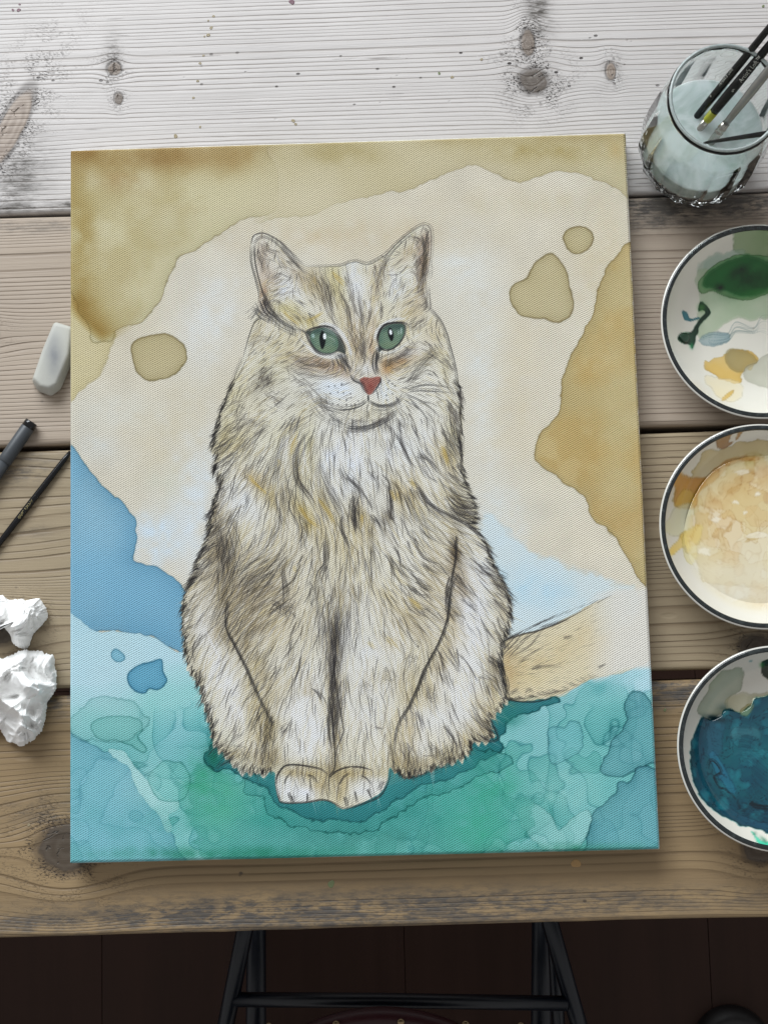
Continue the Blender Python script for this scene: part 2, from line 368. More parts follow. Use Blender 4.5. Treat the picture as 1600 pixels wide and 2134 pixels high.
    # pale blue to teal floor of the picture
    lowp = [(110, 1311), (200, 1314), (290, 1320), (330, 1336), (372, 1358), (430, 1380), (500, 1560), (700, 1660), (1000, 1560), (1055, 1466), (1110, 1463), (1150, 1457), (1190, 1440), (1228, 1420), (1300, 1402), (1345, 1388), (1420, 1380), (1420, 1850), (110, 1850)]
    P.wash(lowp, (172, 204, 214), .97, 1.5, .12, 1.5, .0, 20, 2, .03, 51)
    low = np.clip(P.sdf(lowp)/3, 0, 1)
    t = np.clip((P.Y-1400)/170+.35*n1+.2*n2, 0, 1)*low
    P.mix(t*.85, (134, 192, 190)); rt = np.clip((P.X-950)/150, 0, 1)*low
    P.mix(rt*np.clip((P.Y-1390)/120+.2*n2, 0, 1)*.75, (116, 174, 176)); P.mix(low*np.clip(1-P.X/420, 0, 1)*np.clip((P.Y-1480)/80, 0, 1)*.6, (118, 176, 196))
    for k in range(7):                                     # overlapping washes with hard tide lines
        nn = P.noise(190-8*k, 3+(k % 2), 200+k); th = .35+.13*(k % 4); q = (nn-th)*56+1.2*P.bank(22, 4, k)
        z_ = low*np.clip((P.Y-1420-(k % 3)*40-np.clip((480-P.X)/120, 0, 1)*50)/50, 0, 1)
        c_ = ((86, 158, 158), (70, 150, 140), (98, 166, 178), (112, 182, 176))[k % 4]
        P.mix(np.clip(q/1.5, 0, 1)*z_*.30, c_); P.mul(np.exp(-(q/1.5)**2)*z_*.38, (90, 145, 150)); P.mul(np.exp(-np.maximum(q, 0)/9)*(q > 0)*z_*.14, (90, 150, 150))
    # named shapes
    P.wash([(110, 1545), (190, 1552), (232, 1570), (270, 1594), (285, 1640), (303, 1668), (325, 1690), (352, 1722), (362, 1760), (372, 1830), (110, 1830)], (120, 174, 190), .62, 2.2, .3, 1.6, .12, 18, 3, .1, 61)
    P.wash([(188, 1512), (212, 1496), (240, 1492), (262, 1492), (290, 1503), (295, 1520), (283, 1535), (305, 1560), (294, 1568), (268, 1550), (240, 1542), (215, 1544), (197, 1532)], (112, 176, 172), .7, 1.3, .45, 1.4, .1, 8, 2, .05, 62)
    P.wash([(150, 1500), (190, 1460), (240, 1452), (280, 1470), (310, 1500), (290, 1525), (250, 1545), (160, 1540)], (132, 184, 182), .35, 2, .25, 1.3, .05, 8, 3, .1, 63)
    P.wash([(265, 1412), (280, 1390), (312, 1381), (336, 1375), (339, 1398), (348, 1420), (334, 1437), (312, 1436), (300, 1446), (276, 1438)], (96, 156, 182), .9, 1.2, .6, 1.4, .14, 7, 1.2, .05, 64)
    P.wash([(232, 1362), (243, 1353), (256, 1362), (259, 1374), (246, 1380), (236, 1374)], (118, 172, 192), .8, 1.2, .45, 1.2, .1, 5, 1, .05, 65)
    P.wash([(1300, 1475), (1310, 1450), (1328, 1441), (1345, 1450), (1354, 1462), (1362, 1470), (1420, 1480), (1420, 1590), (1362, 1590), (1330, 1605), (1300, 1620), (1250, 1610), (1262, 1570), (1290, 1530), (1305, 1500)], (96, 152, 160), .7, 1.3, .45, 1.5, .15, 10, 2.5, .1, 66)
    P.wash([(1222, 1760), (1232, 1720), (1238, 1692), (1260, 1672), (1284, 1650), (1288, 1632), (1312, 1628), (1325, 1604), (1345, 1598), (1368, 1606), (1420, 1610), (1420, 1830), (1228, 1790)], (96, 152, 162), .7, 1.8, .45, 1.6, .2, 12, 2.5, .1, 67)
    P.wash([(1080, 1690), (1110, 1678), (1150, 1700), (1165, 1730), (1200, 1700), (1225, 1690), (1228, 1720), (1212, 1760), (1150, 1775), (1100, 1740)], (152, 196, 194), .6, 1.4, .3, 1.4, .05, 8, 3, .1, 68)
    P.wash([(1145, 1520), (1170, 1515), (1190, 1500), (1210, 1510), (1215, 1560), (1190, 1580), (1150, 1590), (1142, 1560)], (116, 176, 182), .55, 1.4, .35, 1.4, .1, 8, 3, .1, 69)
    P.wash([(395, 1640), (430, 1600), (560, 1640), (700, 1720), (800, 1700), (900, 1650), (1000, 1640), (1080, 1660), (1100, 1700), (1080, 1760), (900, 1790), (600, 1800), (430, 1780)], (84, 158, 148), .5, 10, .12, 1.6, .05, 12, 9, .2, 70)
    P.wash([(228, 1560), (262, 1572), (288, 1604), (318, 1640), (345, 1664), (372, 1672), (368, 1690), (352, 1700), (360, 1726), (350, 1734), (330, 1700), (300, 1670), (280, 1630), (264, 1598), (236, 1580)], (160, 202, 202), .85, 1.4, .1, 1.3, .0, 8, 2, .08, 80)
    P.wash([(308, 1625), (318, 1600), (345, 1588), (378, 1590), (392, 1612), (396, 1640), (380, 1668), (340, 1668), (322, 1650)], (118, 184, 178), .5, 1.4, .4, 1.3, .05, 8, 2, .08, 81)
    for b in ((620, 1720, 320, 50, 0, (56, 140, 132), .55), (950, 1660, 160, 60, 0, (66, 152, 140), .5), (430, 1640, 40, 60, -30, (56, 148, 116), .7), (470, 1690, 60, 60, -30, (86, 168, 142), .6), (560, 1740, 120, 26, 8, (108, 176, 170), .6), (1030, 1640, 50, 60, 20, (66, 156, 132), .6), (1000, 1730, 70, 50, 0, (66, 160, 132), .5), (620, 1735, 120, 35, 0, (70, 140, 136), .5), (760, 1745, 150, 30, 0, (74, 138, 130), .5),
              (1180, 1650, 80, 60, 10, (140, 190, 186), .5), (300, 1620, 40, 50, 40, (160, 200, 200), .4), (850, 1700, 60, 30, 0, (60, 134, 128), .5), (560, 1700, 70, 40, 20, (66, 150, 140), .5), (470, 1780, 260, 14, 0, (40, 120, 96), .5), (1200, 1770, 200, 12, 0, (60, 130, 110), .5), (1250, 1430, 70, 26, -15, (98, 164, 166), .6)): P.blob(*b, seed=3)
    # dark teal under the cat
    band = [(425, 1580), (445, 1548), (480, 1560), (560, 1590), (700, 1640), (800, 1600), (900, 1580), (985, 1545), (1040, 1470), (1060, 1462), (1150, 1456), (1165, 1462), (1130, 1478), (1085, 1488), (1060, 1500), (1050, 1530), (1045, 1556), (1005, 1590), (960, 1606), (930, 1622), (870, 1640), (845, 1660), (812, 1680), (770, 1706), (720, 1712), (650, 1706), (600, 1690), (570, 1668), (556, 1640), (520, 1626), (480, 1608), (450, 1606)]
    P.wash(band, (44, 112, 118), .85, 1.5, .5, 1.6, .1, 10, 4, .1, 71)
    P.blob(448, 1575, 22, 26, 0, (30, 104, 84), .8); P.blob(1060, 1490, 30, 22, 0, (44, 120, 112), .7); P.blob(1010, 1585, 34, 20, -20, (44, 130, 110), .7)
    band2 = [(x*1.0+(x-740)*.06, y+24) for x, y in band[16:30]]+[(560, 1600), (900, 1560)]
    P.wash(band2, (62, 136, 134), .32, 1.5, .42, 1.4, .05, 10, 5, .1, 72)
    # sky behind the tail
    sky = [(1000, 1085), (1060, 1112), (1120, 1150), (1180, 1176), (1250, 1204), (1330, 1235), (1300, 1300), (1200, 1340), (1000, 1360)]
    P.wash(sky, (190, 208, 216), .75, 14, .05, 2, .0, 10, 5, .1, 73); P.blob(1105, 1228, 100, 38, 14, (168, 200, 216), .6); P.blob(1090, 1290, 60, 30, 0, (192, 208, 214), .6)
    0 and P.mul(np.exp(-((P.Y-(1088+(P.X-1000)*.42-((P.X-1000)/330)**2*20))/1.6)**2)*((P.X > 1005) & (P.X < 1330))*.16, (120, 140, 120))
    # tail
    tail = [(1040, 1345), (1053, 1334), (1090, 1320), (1137, 1309), (1191, 1283), (1240, 1256), (1300, 1240), (1345, 1300), (1345, 1380), (1300, 1398), (1228, 1417), (1191, 1436), (1151, 1452), (1111, 1460), (1060, 1457), (1030, 1420)]
    fd = np.clip((1320-P.X)/90, 0, 1)
    P.wash(tail, (205, 193, 164), .97, 1.5, .1, 1.4, .04, 10, 1, .05, 74, fade=fd)
    P.mix(np.clip((P.X-1215)/70, 0, 1)*(P.X < 1400)*np.clip(P.sdf([(1220, 1250), (1345, 1225), (1400, 1240), (1400, 1376), (1300, 1398), (1225, 1415)])/10+.3, 0, 1)*.85, (205, 203, 196))
    for b in ((1130, 1370, 70, 30, -12, (198, 176, 134), .45), (1090, 1420, 50, 26, 0, (199, 178, 134), .5), (1200, 1330, 60, 30, -20, (201, 180, 142), .35), (1060, 1390, 20, 50, 0, (170, 140, 96), .5)): P.blob(*b, seed=5)
    # ---------------- the cat
    sil = F((130, 200), (150, 155), (200, 138), (250, 150), (300, 180), (370, 240), (430, 300), (480, 350), (560, 352), (640, 350), (710, 345), (770, 325), (810, 320), (850, 332), (880, 335), (920, 320), (1000, 270), (1060, 210), (1130, 150), (1200, 100), (1245, 83), (1280, 100), (1292, 150), (1290, 250), (1275, 350), (1262, 450), (1262, 540), (1275, 630), (1340, 690), (1385, 780), (1410, 870), (1440, 950), (1455, 1050), (1470, 1150), (1480, 1250), (1480, 1350), (1480, 1477))
    sil += [(962, 940), (966, 985), (975, 1012), (990, 1046), (996, 1080), (990, 1100), (1015, 1130), (1026, 1165), (1044, 1200), (1062, 1240), (1066, 1280), (1062, 1310), (1053, 1334), (1046, 1381), (1053, 1432), (1057, 1457), (1043, 1475), (1021, 1508), (1028, 1536), (985, 1548), (978, 1570), (945, 1588), (908, 1600), (872, 1615), (843, 1619), (822, 1602), (811, 1602), (807, 1628), (792, 1653), (756, 1673), (720, 1686), (708, 1684), (690, 1672), (671, 1669), (635, 1674), (590, 1673), (578, 1660), (573, 1630), (571, 1609), (540, 1613), (502, 1609), (481, 1590), (464, 1570), (445, 1549), (440, 1523), (428, 1478), (412, 1430), (392, 1392), (384, 1357), (378, 1290), (384, 1240), (398, 1200), (412, 1160), (430, 1120), (434, 1084), (446, 1040), (458, 1010), (444, 984), (450, 950), (440, 936), (446, 900), (458, 860), (470, 830), (484, 792), (506, 745), (512, 720), (522, 687), (529, 661), (535, 635), (540, 609), (534, 583), (525, 547)]
    P.sil = sil; sil_s = sil
    sp_ = P.smooth_poly(sil, 14); sg = np.gradient(sp_, axis=0); L_ = np.hypot(*sg.T)+1e-6; nrm_ = np.stack([sg[:, 1], -sg[:, 0]], 1)/L_[:, None]; cu_ = np.cumsum(L_); fr_ = np.random.default_rng(21)
    kn = np.cumsum(fr_.uniform(11, 25, 400)); kn = kn[kn < cu_[-1]]; am = fr_.uniform(.5, 1.2, len(kn)+1); ix = np.searchsorted(kn, cu_); lo_ = np.concatenate([[0], kn])[ix]; hi_ = np.concatenate([kn, [cu_[-1]+1]])[ix]; tt_ = (cu_-lo_)/(hi_-lo_)
    amp_ = np.clip((sp_[:, 1]-790)/60, 0, 1)*(~((sp_[:, 1] > 1585) & (sp_[:, 0] > 566) & (sp_[:, 0] < 815))); down = np.where(sg[:, 1] > 0, tt_, 1-tt_); tooth = am[ix]*np.where(down < .8, down/.8, (1-down)/.2)
    cen = np.array([735., 1250.]); outw = np.sign(((sp_-cen)*nrm_).sum(1))[:, None]*nrm_; sp_ = sp_+(outw*9+np.array([0, 7.]))*(tooth*amp_)[:, None]-outw*4*amp_[:, None]
    sd = P.sdf(sp_[::2], 0); body = np.clip(sd/1.5+.5, 0, 1)
    P.mix(body*.93, (208, 206, 196)); P.mix(body*np.clip(.22+.3*n2, 0, .6), (200, 191, 162))
    bl = [  # tan / brown / grey shadows of the fur and bright tufts
     (560, 560, 18, 60, -15, (166, 138, 112), .6), (610, 560, 40, 14, 48, (160, 138, 112), .7), (548, 600, 12, 50, -8, (178, 136, 108), .6), (590, 600, 22, 38, -30, (204, 208, 212), .8), (600, 645, 50, 18, 35, (196, 184, 130), .5),
     (880, 560, 12, 60, 5, (150, 122, 98), .8), (885, 510, 14, 30, 20, (160, 135, 115), .7), (845, 530, 36, 12, -45, (172, 148, 122), .6), (830, 600, 24, 40, 25, (206, 212, 218), .8), (860, 640, 30, 22, 0, (182, 160, 126), .6),
     (655, 590, 22, 50, -20, (176, 158, 124), .7), (700, 590, 18, 40, -15, (190, 178, 124), .6), (738, 590, 20, 50, -8, (206, 212, 220), .8), (785, 590, 14, 50, 5, (176, 158, 132), .55), (720, 660, 14, 60, -20, (182, 162, 118), .5), (745, 700, 20, 60, -4, (172, 150, 124), .7), (775, 710, 10, 50, 3, (180, 150, 122), .6),
     (750, 640, 10, 50, 0, (206, 210, 214), .5), (640, 670, 50, 16, 25, (184, 168, 118), .55), (600, 720, 40, 26, 0, (190, 170, 126), .5), (650, 755, 60, 18, 12, (170, 136, 108), .75), (700, 765, 36, 16, 25, (156, 122, 98), .7), (570, 760, 40, 50, 20, (190, 182, 140), .4), (535, 700, 20, 40, 10, (190, 178, 148), .5),
     (830, 755, 50, 16, -28, (168, 134, 98), .85), (805, 765, 16, 16, 0, (184, 132, 76), .7), (860, 730, 40, 12, -15, (205, 208, 210), .6), (905, 690, 24, 30, 30, (192, 174, 140), .5), (895, 740, 30, 12, -40, (164, 150, 118), .6), (925, 760, 14, 40, -10, (184, 168, 118), .5),
     (700, 812, 50, 22, 5, (206, 214, 222), .9), (800, 815, 26, 24, 0, (206, 214, 222), .9), (770, 768, 24, 12, 0, (204, 208, 212), .8), (640, 800, 40, 20, 30, (196, 196, 190), .6), (760, 862, 60, 12, 0, (186, 182, 160), .7), (550, 790, 20, 40, 20, (140, 136, 128), .45), (620, 835, 50, 14, 35, (160, 154, 140), .5),
     (480, 860, 16, 60, 15, (180, 172, 128), .6), (500, 920, 40, 30, -50, (190, 178, 136), .6), (460, 925, 12, 30, 20, (160, 142, 90), .6), (600, 900, 40, 60, 30, (196, 198, 182), .5), (720, 960, 60, 70, 0, (208, 214, 222), .8), (640, 960, 14, 60, 5, (192, 184, 130), .55), (620, 980, 12, 60, -5, (150, 148, 128), .5),
     (850, 920, 50, 60, 10, (207, 212, 218), .6), (935, 960, 16, 30, -20, (176, 148, 92), .7), (940, 900, 12, 50, -5, (140, 136, 110), .5), (528, 998, 20, 12, 40, (184, 138, 72), .75), (555, 1030, 30, 16, 50, (176, 152, 92), .65), (590, 1035, 10, 40, 0, (120, 112, 100), .5), (640, 1080, 14, 40, -35, (182, 156, 84), .75), (680, 1060, 12, 50, -25, (182, 158, 96), .6), (665, 1010, 10, 50, -15, (132, 130, 116), .5),
     (740, 1070, 12, 36, 0, (116, 112, 110), .5), (760, 1090, 10, 30, -20, (178, 148, 84), .6), (830, 1030, 12, 30, -15, (180, 152, 94), .65), (860, 1030, 14, 30, -10, (182, 156, 104), .6), (805, 1080, 14, 30, 5, (128, 124, 118), .5), (960, 1050, 26, 34, -20, (140, 132, 110), .55), (980, 1075, 24, 16, 20, (124, 118, 104), .6), (900, 1090, 40, 16, 50, (160, 158, 148), .5),
     (500, 1050, 40, 30, 40, (206, 212, 218), .6), (445, 1080, 14, 50, 10, (140, 126, 108), .7), (460, 1160, 26, 60, 4, (122, 110, 96), .75), (470, 1240, 14, 60, 0, (128, 116, 100), .75), (520, 1220, 50, 50, 0, (152, 136, 116), .85), (560, 1180, 60, 24, -30, (140, 136, 126), .5), (520, 1290, 36, 40, 0, (150, 134, 112), .8), (580, 1270, 30, 40, 20, (166, 152, 132), .6), (430, 1190, 20, 50, 10, (150, 134, 112), .5),
     (640, 1130, 60, 60, 0, (196, 188, 166), .5), (720, 1150, 30, 80, 0, (198, 186, 150), .4), (600, 1320, 60, 36, 0, (196, 190, 176), .6), (420, 1300, 26, 60, -10, (206, 206, 206), .6), (400, 1270, 12, 60, 0, (160, 148, 126), .5), (460, 1320, 16, 50, -25, (150, 136, 112), .6), (510, 1350, 16, 50, -28, (140, 124, 100), .7), (540, 1400, 20, 40, -30, (164, 146, 108), .7), (590, 1440, 36, 30, 0, (180, 166, 134), .6), (600, 1400, 40, 50, 0, (190, 184, 168), .4),
     (470, 1440, 30, 70, -25, (208, 210, 214), .8), (410, 1390, 10, 50, -15, (160, 148, 124), .5), (530, 1460, 16, 50, -20, (162, 146, 106), .7), (555, 1520, 20, 40, 0, (152, 134, 92), .8), (500, 1580, 40, 18, 20, (170, 156, 124), .6), (560, 1590, 26, 22, 0, (136, 120, 88), .8), (455, 1550, 14, 40, -20, (186, 178, 158), .5),
     (640, 1500, 40, 80, 0, (208, 211, 215), .8), (650, 1600, 40, 10, 0, (160, 146, 112), .6), (650, 1630, 30, 20, 10, (190, 178, 148), .6), (605, 1640, 24, 26, 0, (210, 212, 214), .9), (640, 1655, 20, 16, 0, (212, 216, 224), .9), (700, 1630, 14, 30, 0, (172, 156, 120), .7), (730, 1620, 30, 16, -15, (176, 160, 120), .6), (760, 1645, 30, 24, 0, (208, 210, 212), .9), (690, 1604, 12, 14, 0, (110, 98, 78), .7), (625, 1612, 36, 9, 4, (168, 146, 98), .75), (750, 1612, 40, 9, 0, (168, 146, 98), .7), (668, 1640, 12, 26, 0, (178, 158, 116), .7), (716, 1640, 10, 26, 10, (178, 158, 116), .7),
     (695, 1330, 12, 60, 0, (92, 90, 92), .75), (695, 1430, 12, 60, 0, (106, 98, 90), .7), (698, 1500, 9, 60, 0, (140, 126, 104), .85), (697, 1400, 8, 60, 0, (90, 84, 80), .8), (720, 1250, 20, 50, 0, (146, 146, 146), .4), (660, 1250, 14, 50, 0, (140, 140, 138), .4), (640, 1440, 16, 12, 40, (160, 146, 122), .5),
     (780, 1380, 60, 60, 0, (204, 208, 212), .6), (745, 1340, 30, 50, 0, (200, 200, 196), .6), (820, 1260, 40, 14, 40, (184, 158, 96), .5), (870, 1270, 36, 40, 30, (180, 166, 142), .5), (815, 1340, 14, 10, 40, (186, 152, 92), .5), (870, 1320, 44, 18, 30, (170, 160, 146), .6), (830, 1410, 60, 20, -15, (156, 148, 132), .55), (850, 1440, 24, 50, 30, (186, 170, 134), .6), (770, 1480, 50, 60, 0, (206, 208, 210), .6), (800, 1510, 30, 16, 10, (172, 166, 150), .4), (905, 1200, 22, 50, 0, (176, 160, 134), .6),
     (948, 1150, 8, 40, 0, (116, 88, 58), .8), (965, 1220, 18, 50, -10, (140, 110, 76), .85), (950, 1290, 20, 40, 0, (172, 142, 94), .85), (1000, 1200, 24, 60, -15, (204, 208, 210), .7), (985, 1310, 30, 70, -10, (208, 212, 218), .8), (1045, 1250, 14, 60, -10, (184, 170, 142), .6), (925, 1370, 16, 50, 25, (176, 152, 112), .7), (900, 1440, 18, 40, 25, (184, 164, 122), .6), (955, 1430, 40, 60, -10, (208, 210, 214), .7),
     (1030, 1400, 16, 70, 0, (152, 138, 110), .6), (1010, 1470, 22, 26, 0, (176, 156, 116), .6), (1000, 1520, 22, 18, 0, (140, 124, 96), .6), (850, 1530, 18, 50, 15, (180, 150, 96), .8), (845, 1590, 26, 30, 0, (156, 132, 84), .8), (890, 1590, 50, 16, -15, (150, 134, 100), .7), (870, 1550, 20, 40, 0, (206, 206, 202), .6), (960, 1560, 26, 16, -20, (150, 136, 108), .6), (905, 1500, 50, 30, 0, (204, 206, 206), .5)]
    keep = P.a.copy()
    def warm(b):
        c = np.array(b[5], float)
        if b[1] < 860: return tuple(c)
        m_ = c.mean(); k_ = .0 if m_ > 195 else .25 if m_ < 112 else .3
        return tuple(c*(1-k_)+np.array((196, 178, 138.))*k_*min(1, (m_+60)/200))
    bl = [b[:5]+(warm(b),)+b[6:] for b in bl]
    for i, b in enumerate(bl): P.blob(b[0], b[1], b[2]*(1.25 if b[1] > 880 else 1), b[3]*(1.2 if b[1] > 880 else 1), b[4], b[5], b[6]*(.95 if b[1] > 880 else .9), 'mix', .35, i % 11)
    bm = body[..., None]; P.a = P.a*bm+keep*(1-bm)
    P.field([(740, 600, 0, 1), (700, 600, .12, 1), (660, 600, .35, 1), (620, 640, .8, .6), (820, 600, -.3, 1), (860, 620, -.8, .5), (740, 720, 0, 1), (700, 730, .4, 1), (790, 730, -.25, 1), (580, 600, -.9, .4), (560, 540, -.3, 1), (600, 545, .7, .7), (870, 540, -.5, .8), (885, 580, -.1, 1), (840, 560, .7, -.6),
             (590, 760, -1, .35), (650, 765, -1, .15), (540, 740, -.7, .7), (560, 850, -.8, .6), (500, 850, -.5, .9), (470, 930, -.6, .7), (540, 950, -.6, .8), (590, 950, -.3, 1), (640, 950, -.15, 1), (700, 950, .05, 1), (700, 830, -1, -.1), (760, 870, 0, 1), (760, 950, .1, 1), (830, 950, .35, 1), (880, 900, .35, 1), (900, 820, 1, .25), (860, 770, .9, -.5), (940, 780, .5, 1), (930, 880, .2, 1), (950, 960, .35, 1),
             (975, 1030, .8, .5), (985, 1075, .9, .3), (930, 1040, .6, .8), (870, 1040, .45, 1), (800, 1060, .2, 1), (750, 1060, .15, 1), (690, 1060, .35, 1), (640, 1060, .35, 1), (590, 1060, .05, 1), (540, 1040, -.3, 1), (480, 1040, -.5, 1), (450, 1110, -.7, .7), (410, 1200, -.8, .6), (395, 1290, -.6, .9), (430, 1350, -.5, 1), (470, 1200, -.35, 1), (480, 1130, -.2, 1),
             (530, 1180, -.9, .6), (570, 1240, -.8, .65), (540, 1290, -.7, .8), (610, 1180, -.5, 1), (660, 1200, -.1, 1), (720, 1200, 0, 1), (780, 1180, .2, 1), (840, 1150, .6, .8), (890, 1180, .8, .7), (840, 1240, .6, .8), (890, 1280, .8, .6), (820, 1340, .4, 1), (860, 1390, -.2, 1), (770, 1300, .1, 1), (700, 1350, 0, 1), (640, 1330, -.2, 1), (590, 1360, -.5, 1), (560, 1420, -.6, .9), (640, 1450, -.1, 1), (650, 1550, 0, 1), (750, 1420, 0, 1), (760, 1540, 0, 1), (800, 1500, .1, 1),
             (410, 1430, -.45, 1), (450, 1430, -.5, 1), (500, 1420, -.5, 1), (440, 1510, -.4, 1), (480, 1570, -.6, .8), (520, 1500, -.3, 1), (550, 1560, -.15, 1), (600, 1640, 0, 1), (1000, 1140, .8, .6), (1040, 1200, .85, .5), (1060, 1250, .8, .7), (1050, 1300, .6, .8), (980, 1200, .7, .7), (960, 1260, .7, .7), (990, 1340, .45, .9), (930, 1380, .35, 1), (1040, 1400, .3, 1), (960, 1450, .35, 1), (890, 1470, .15, 1), (870, 1560, .05, 1), (930, 1560, .15, 1), (1000, 1500, .5, .9), (1020, 1530, .7, .7)])
    rng = P.rng
    def scatter(n, mask, L0, L1, dk, wd, col, brk=.35, cap=.9, curl=.5, jit=.22):
        x, y = P.seeds(n, mask); L = rng.uniform(L0, L1, n); L = L*np.where(y < 880, .62, 1.35)
        P.begin(); P.hairs(x, y, L, dk*rng.uniform(.4, 1.2, n), wd*rng.uniform(.6, 1.3, n), curl, jit); P.flush(col, brk, cap)
    inner = np.clip(sd/7, 0, 1); nn = P.noise(34, 3, 91)
    tone = (P.a.mean(2)-150)/60                      # darker passages get more ink
    face = np.clip(1-np.hypot((P.X-735)/150, (P.Y-800)/90), 0, 1)*.8
    lowb = np.clip((P.Y-1240)/120, 0, 1)
    scatter(3200, inner*np.clip(.4+nn*.5, .05, 1), 26, 60, .5, 2.4, (216, 215, 210), .15, .8)
    scatter(1500, inner*np.clip(.25+nn*.5, 0, 1), 24, 54, .5, 2.6, (192, 172, 118), .2, .6)
    scatter(2200, inner*np.clip(.85-tone+nn*.3, .02, 2)*(1-face), 18, 44, .6, 1.9, (158, 138, 100), .2, .75)
    wz = np.zeros((P.H, P.W), np.float32)
    for b in bl:
        if np.mean(b[5]) > 203 and b[1] > 860: wz = np.maximum(wz, np.exp(-((P.X-b[0])/(b[2]*1.15))**2-((P.Y-b[1])/(b[3]*1.15))**2)*b[6])
    wz = wz*inner*np.clip(.8+.5*nn, .2, 1.2); P.mix(wz*.62, (214, 216, 218))
    dk_ = np.clip(.55-tone, 0, 1.1); bare = inner*(1-face)*(1-.35*lowb)*(1-.7*np.clip(wz, 0, 1))
    scatter(2400, bare*(.10+.55*dk_), 18, 44, .75, 1.05, (96, 86, 72), .35, .8, .35, .13)
    scatter(1900, bare*(.12+.5*dk_), 18, 42, 1.0, 1.1, (58, 54, 50), .35, .88, .35, .13)
    scatter(620, bare*(.16+.4*dk_), 20, 46, 1.4, 1.15, (38, 36, 38), .35, .92, .35, .13)
    # fringe of hairs crossing the outline
    sp = P.smooth_poly(sil, 6); seg = np.hypot(*np.diff(sp, axis=0).T); cum = np.cumsum(seg)
    def fringe(n, col, dk, L0, L1, inn, cap=.95, ylo=800, w=1.15):
        k = np.searchsorted(cum, rng.uniform(0, cum[-1], n)); x = sp[k, 0]+rng.normal(0, 2, n); y = sp[k, 1]+rng.normal(0, 2, n)
        ok = ((y > ylo) & (y < 1625)) & ~((y > 1590) & (x > 565) & (x < 815)); x = x[ok]; y = y[ok]
        lk = .55+.45*np.sin(cum[k[ok]]/9+1.5*np.sin(cum[k[ok]]/37))
        v = P.direction(x, y); L = rng.uniform(L0, L1, len(x))*(.6+.6*lk)
        P.begin(); P.hairs(x-v[:, 0]*L*inn, y-v[:, 1]*L*inn, L, dk*rng.uniform(.4, 1.2, len(x)), w*rng.uniform(.6, 1.3, len(x)), .45, .2); P.flush(col, .4, cap)
    fringe(700, (202, 194, 168), .8, 16, 28, .25, w=2.4); fringe(1100, (66, 60, 52), 1.1, 12, 28, .25); fringe(1100, (28, 28, 30), 1.9, 12, 30, .15, w=1.25)
    # right flank: long loose spikes
    P.begin()
    for g in (B((900, 560), (1000, 650), (1180, 680)), B((880, 640), (1000, 740), (1160, 745)), B((900, 700), (1020, 800), (1180, 790)), B((930, 790), (1060, 860), (1200, 850)), B((640, 560), (750, 720), (1060, 900), (1280, 1080)), B((1060, 900), (1170, 980), (1280, 1080)), B((1140, 1060), (1240, 1130), (1330, 1215)), B((1200, 1200), (1300, 1290), (1440, 1370)), B((1170, 1290), (1330, 1370), (1430, 1440)),
              B((1260, 1390), (1400, 1480), (1525, 1605)), B((1290, 1440), (1400, 1540), (1475, 1640)), B((1290, 1540), (1400, 1640), (1490, 1740)), B((1160, 1250), (1240, 1330), (1350, 1400)), B((880, 440), (960, 500), (1050, 580)), B((940, 380), (1000, 450), (1065, 525))):
        P.clump(g, 5, 9, 1.0, 1.3, .7, 1)
    for g in (A((500, 100), (350, 200), (235, 245)), A((480, 270), (350, 360), (240, 440)), A((430, 400), (330, 520), (300, 560)), A((380, 560), (320, 620), (300, 700)), A((330, 700), (230, 800), (180, 870)), A((330, 880), (230, 990), (165, 1035)), A((300, 1040), (200, 1100), (100, 1190)), A((250, 1180), (170, 1260), (80, 1285)), A((180, 1290), (100, 1360), (30, 1395)), A((150, 1350), (60, 1440), (0, 1495)),
              C((200, 60), (130, 120), (100, 190)), C((240, 200), (140, 250), (90, 290)), C((330, 300), (230, 420), (150, 600)), C((300, 600), (270, 720), (245, 800)), C((330, 780), (300, 880), (250, 960)), C((400, 900), (350, 1000), (330, 1080)), C((440, 1040), (400, 1120), (380, 1180)), C((480, 1240), (400, 1320), (340, 1390)), C((540, 1390), (480, 1430), (410, 1500))):
        P.clump(g, 6, 9, .9, 1.2, .6, 1)
    P.flush((40, 38, 40), .45, .95)
    # inside guides: long locks, in grey-black
    P.begin()
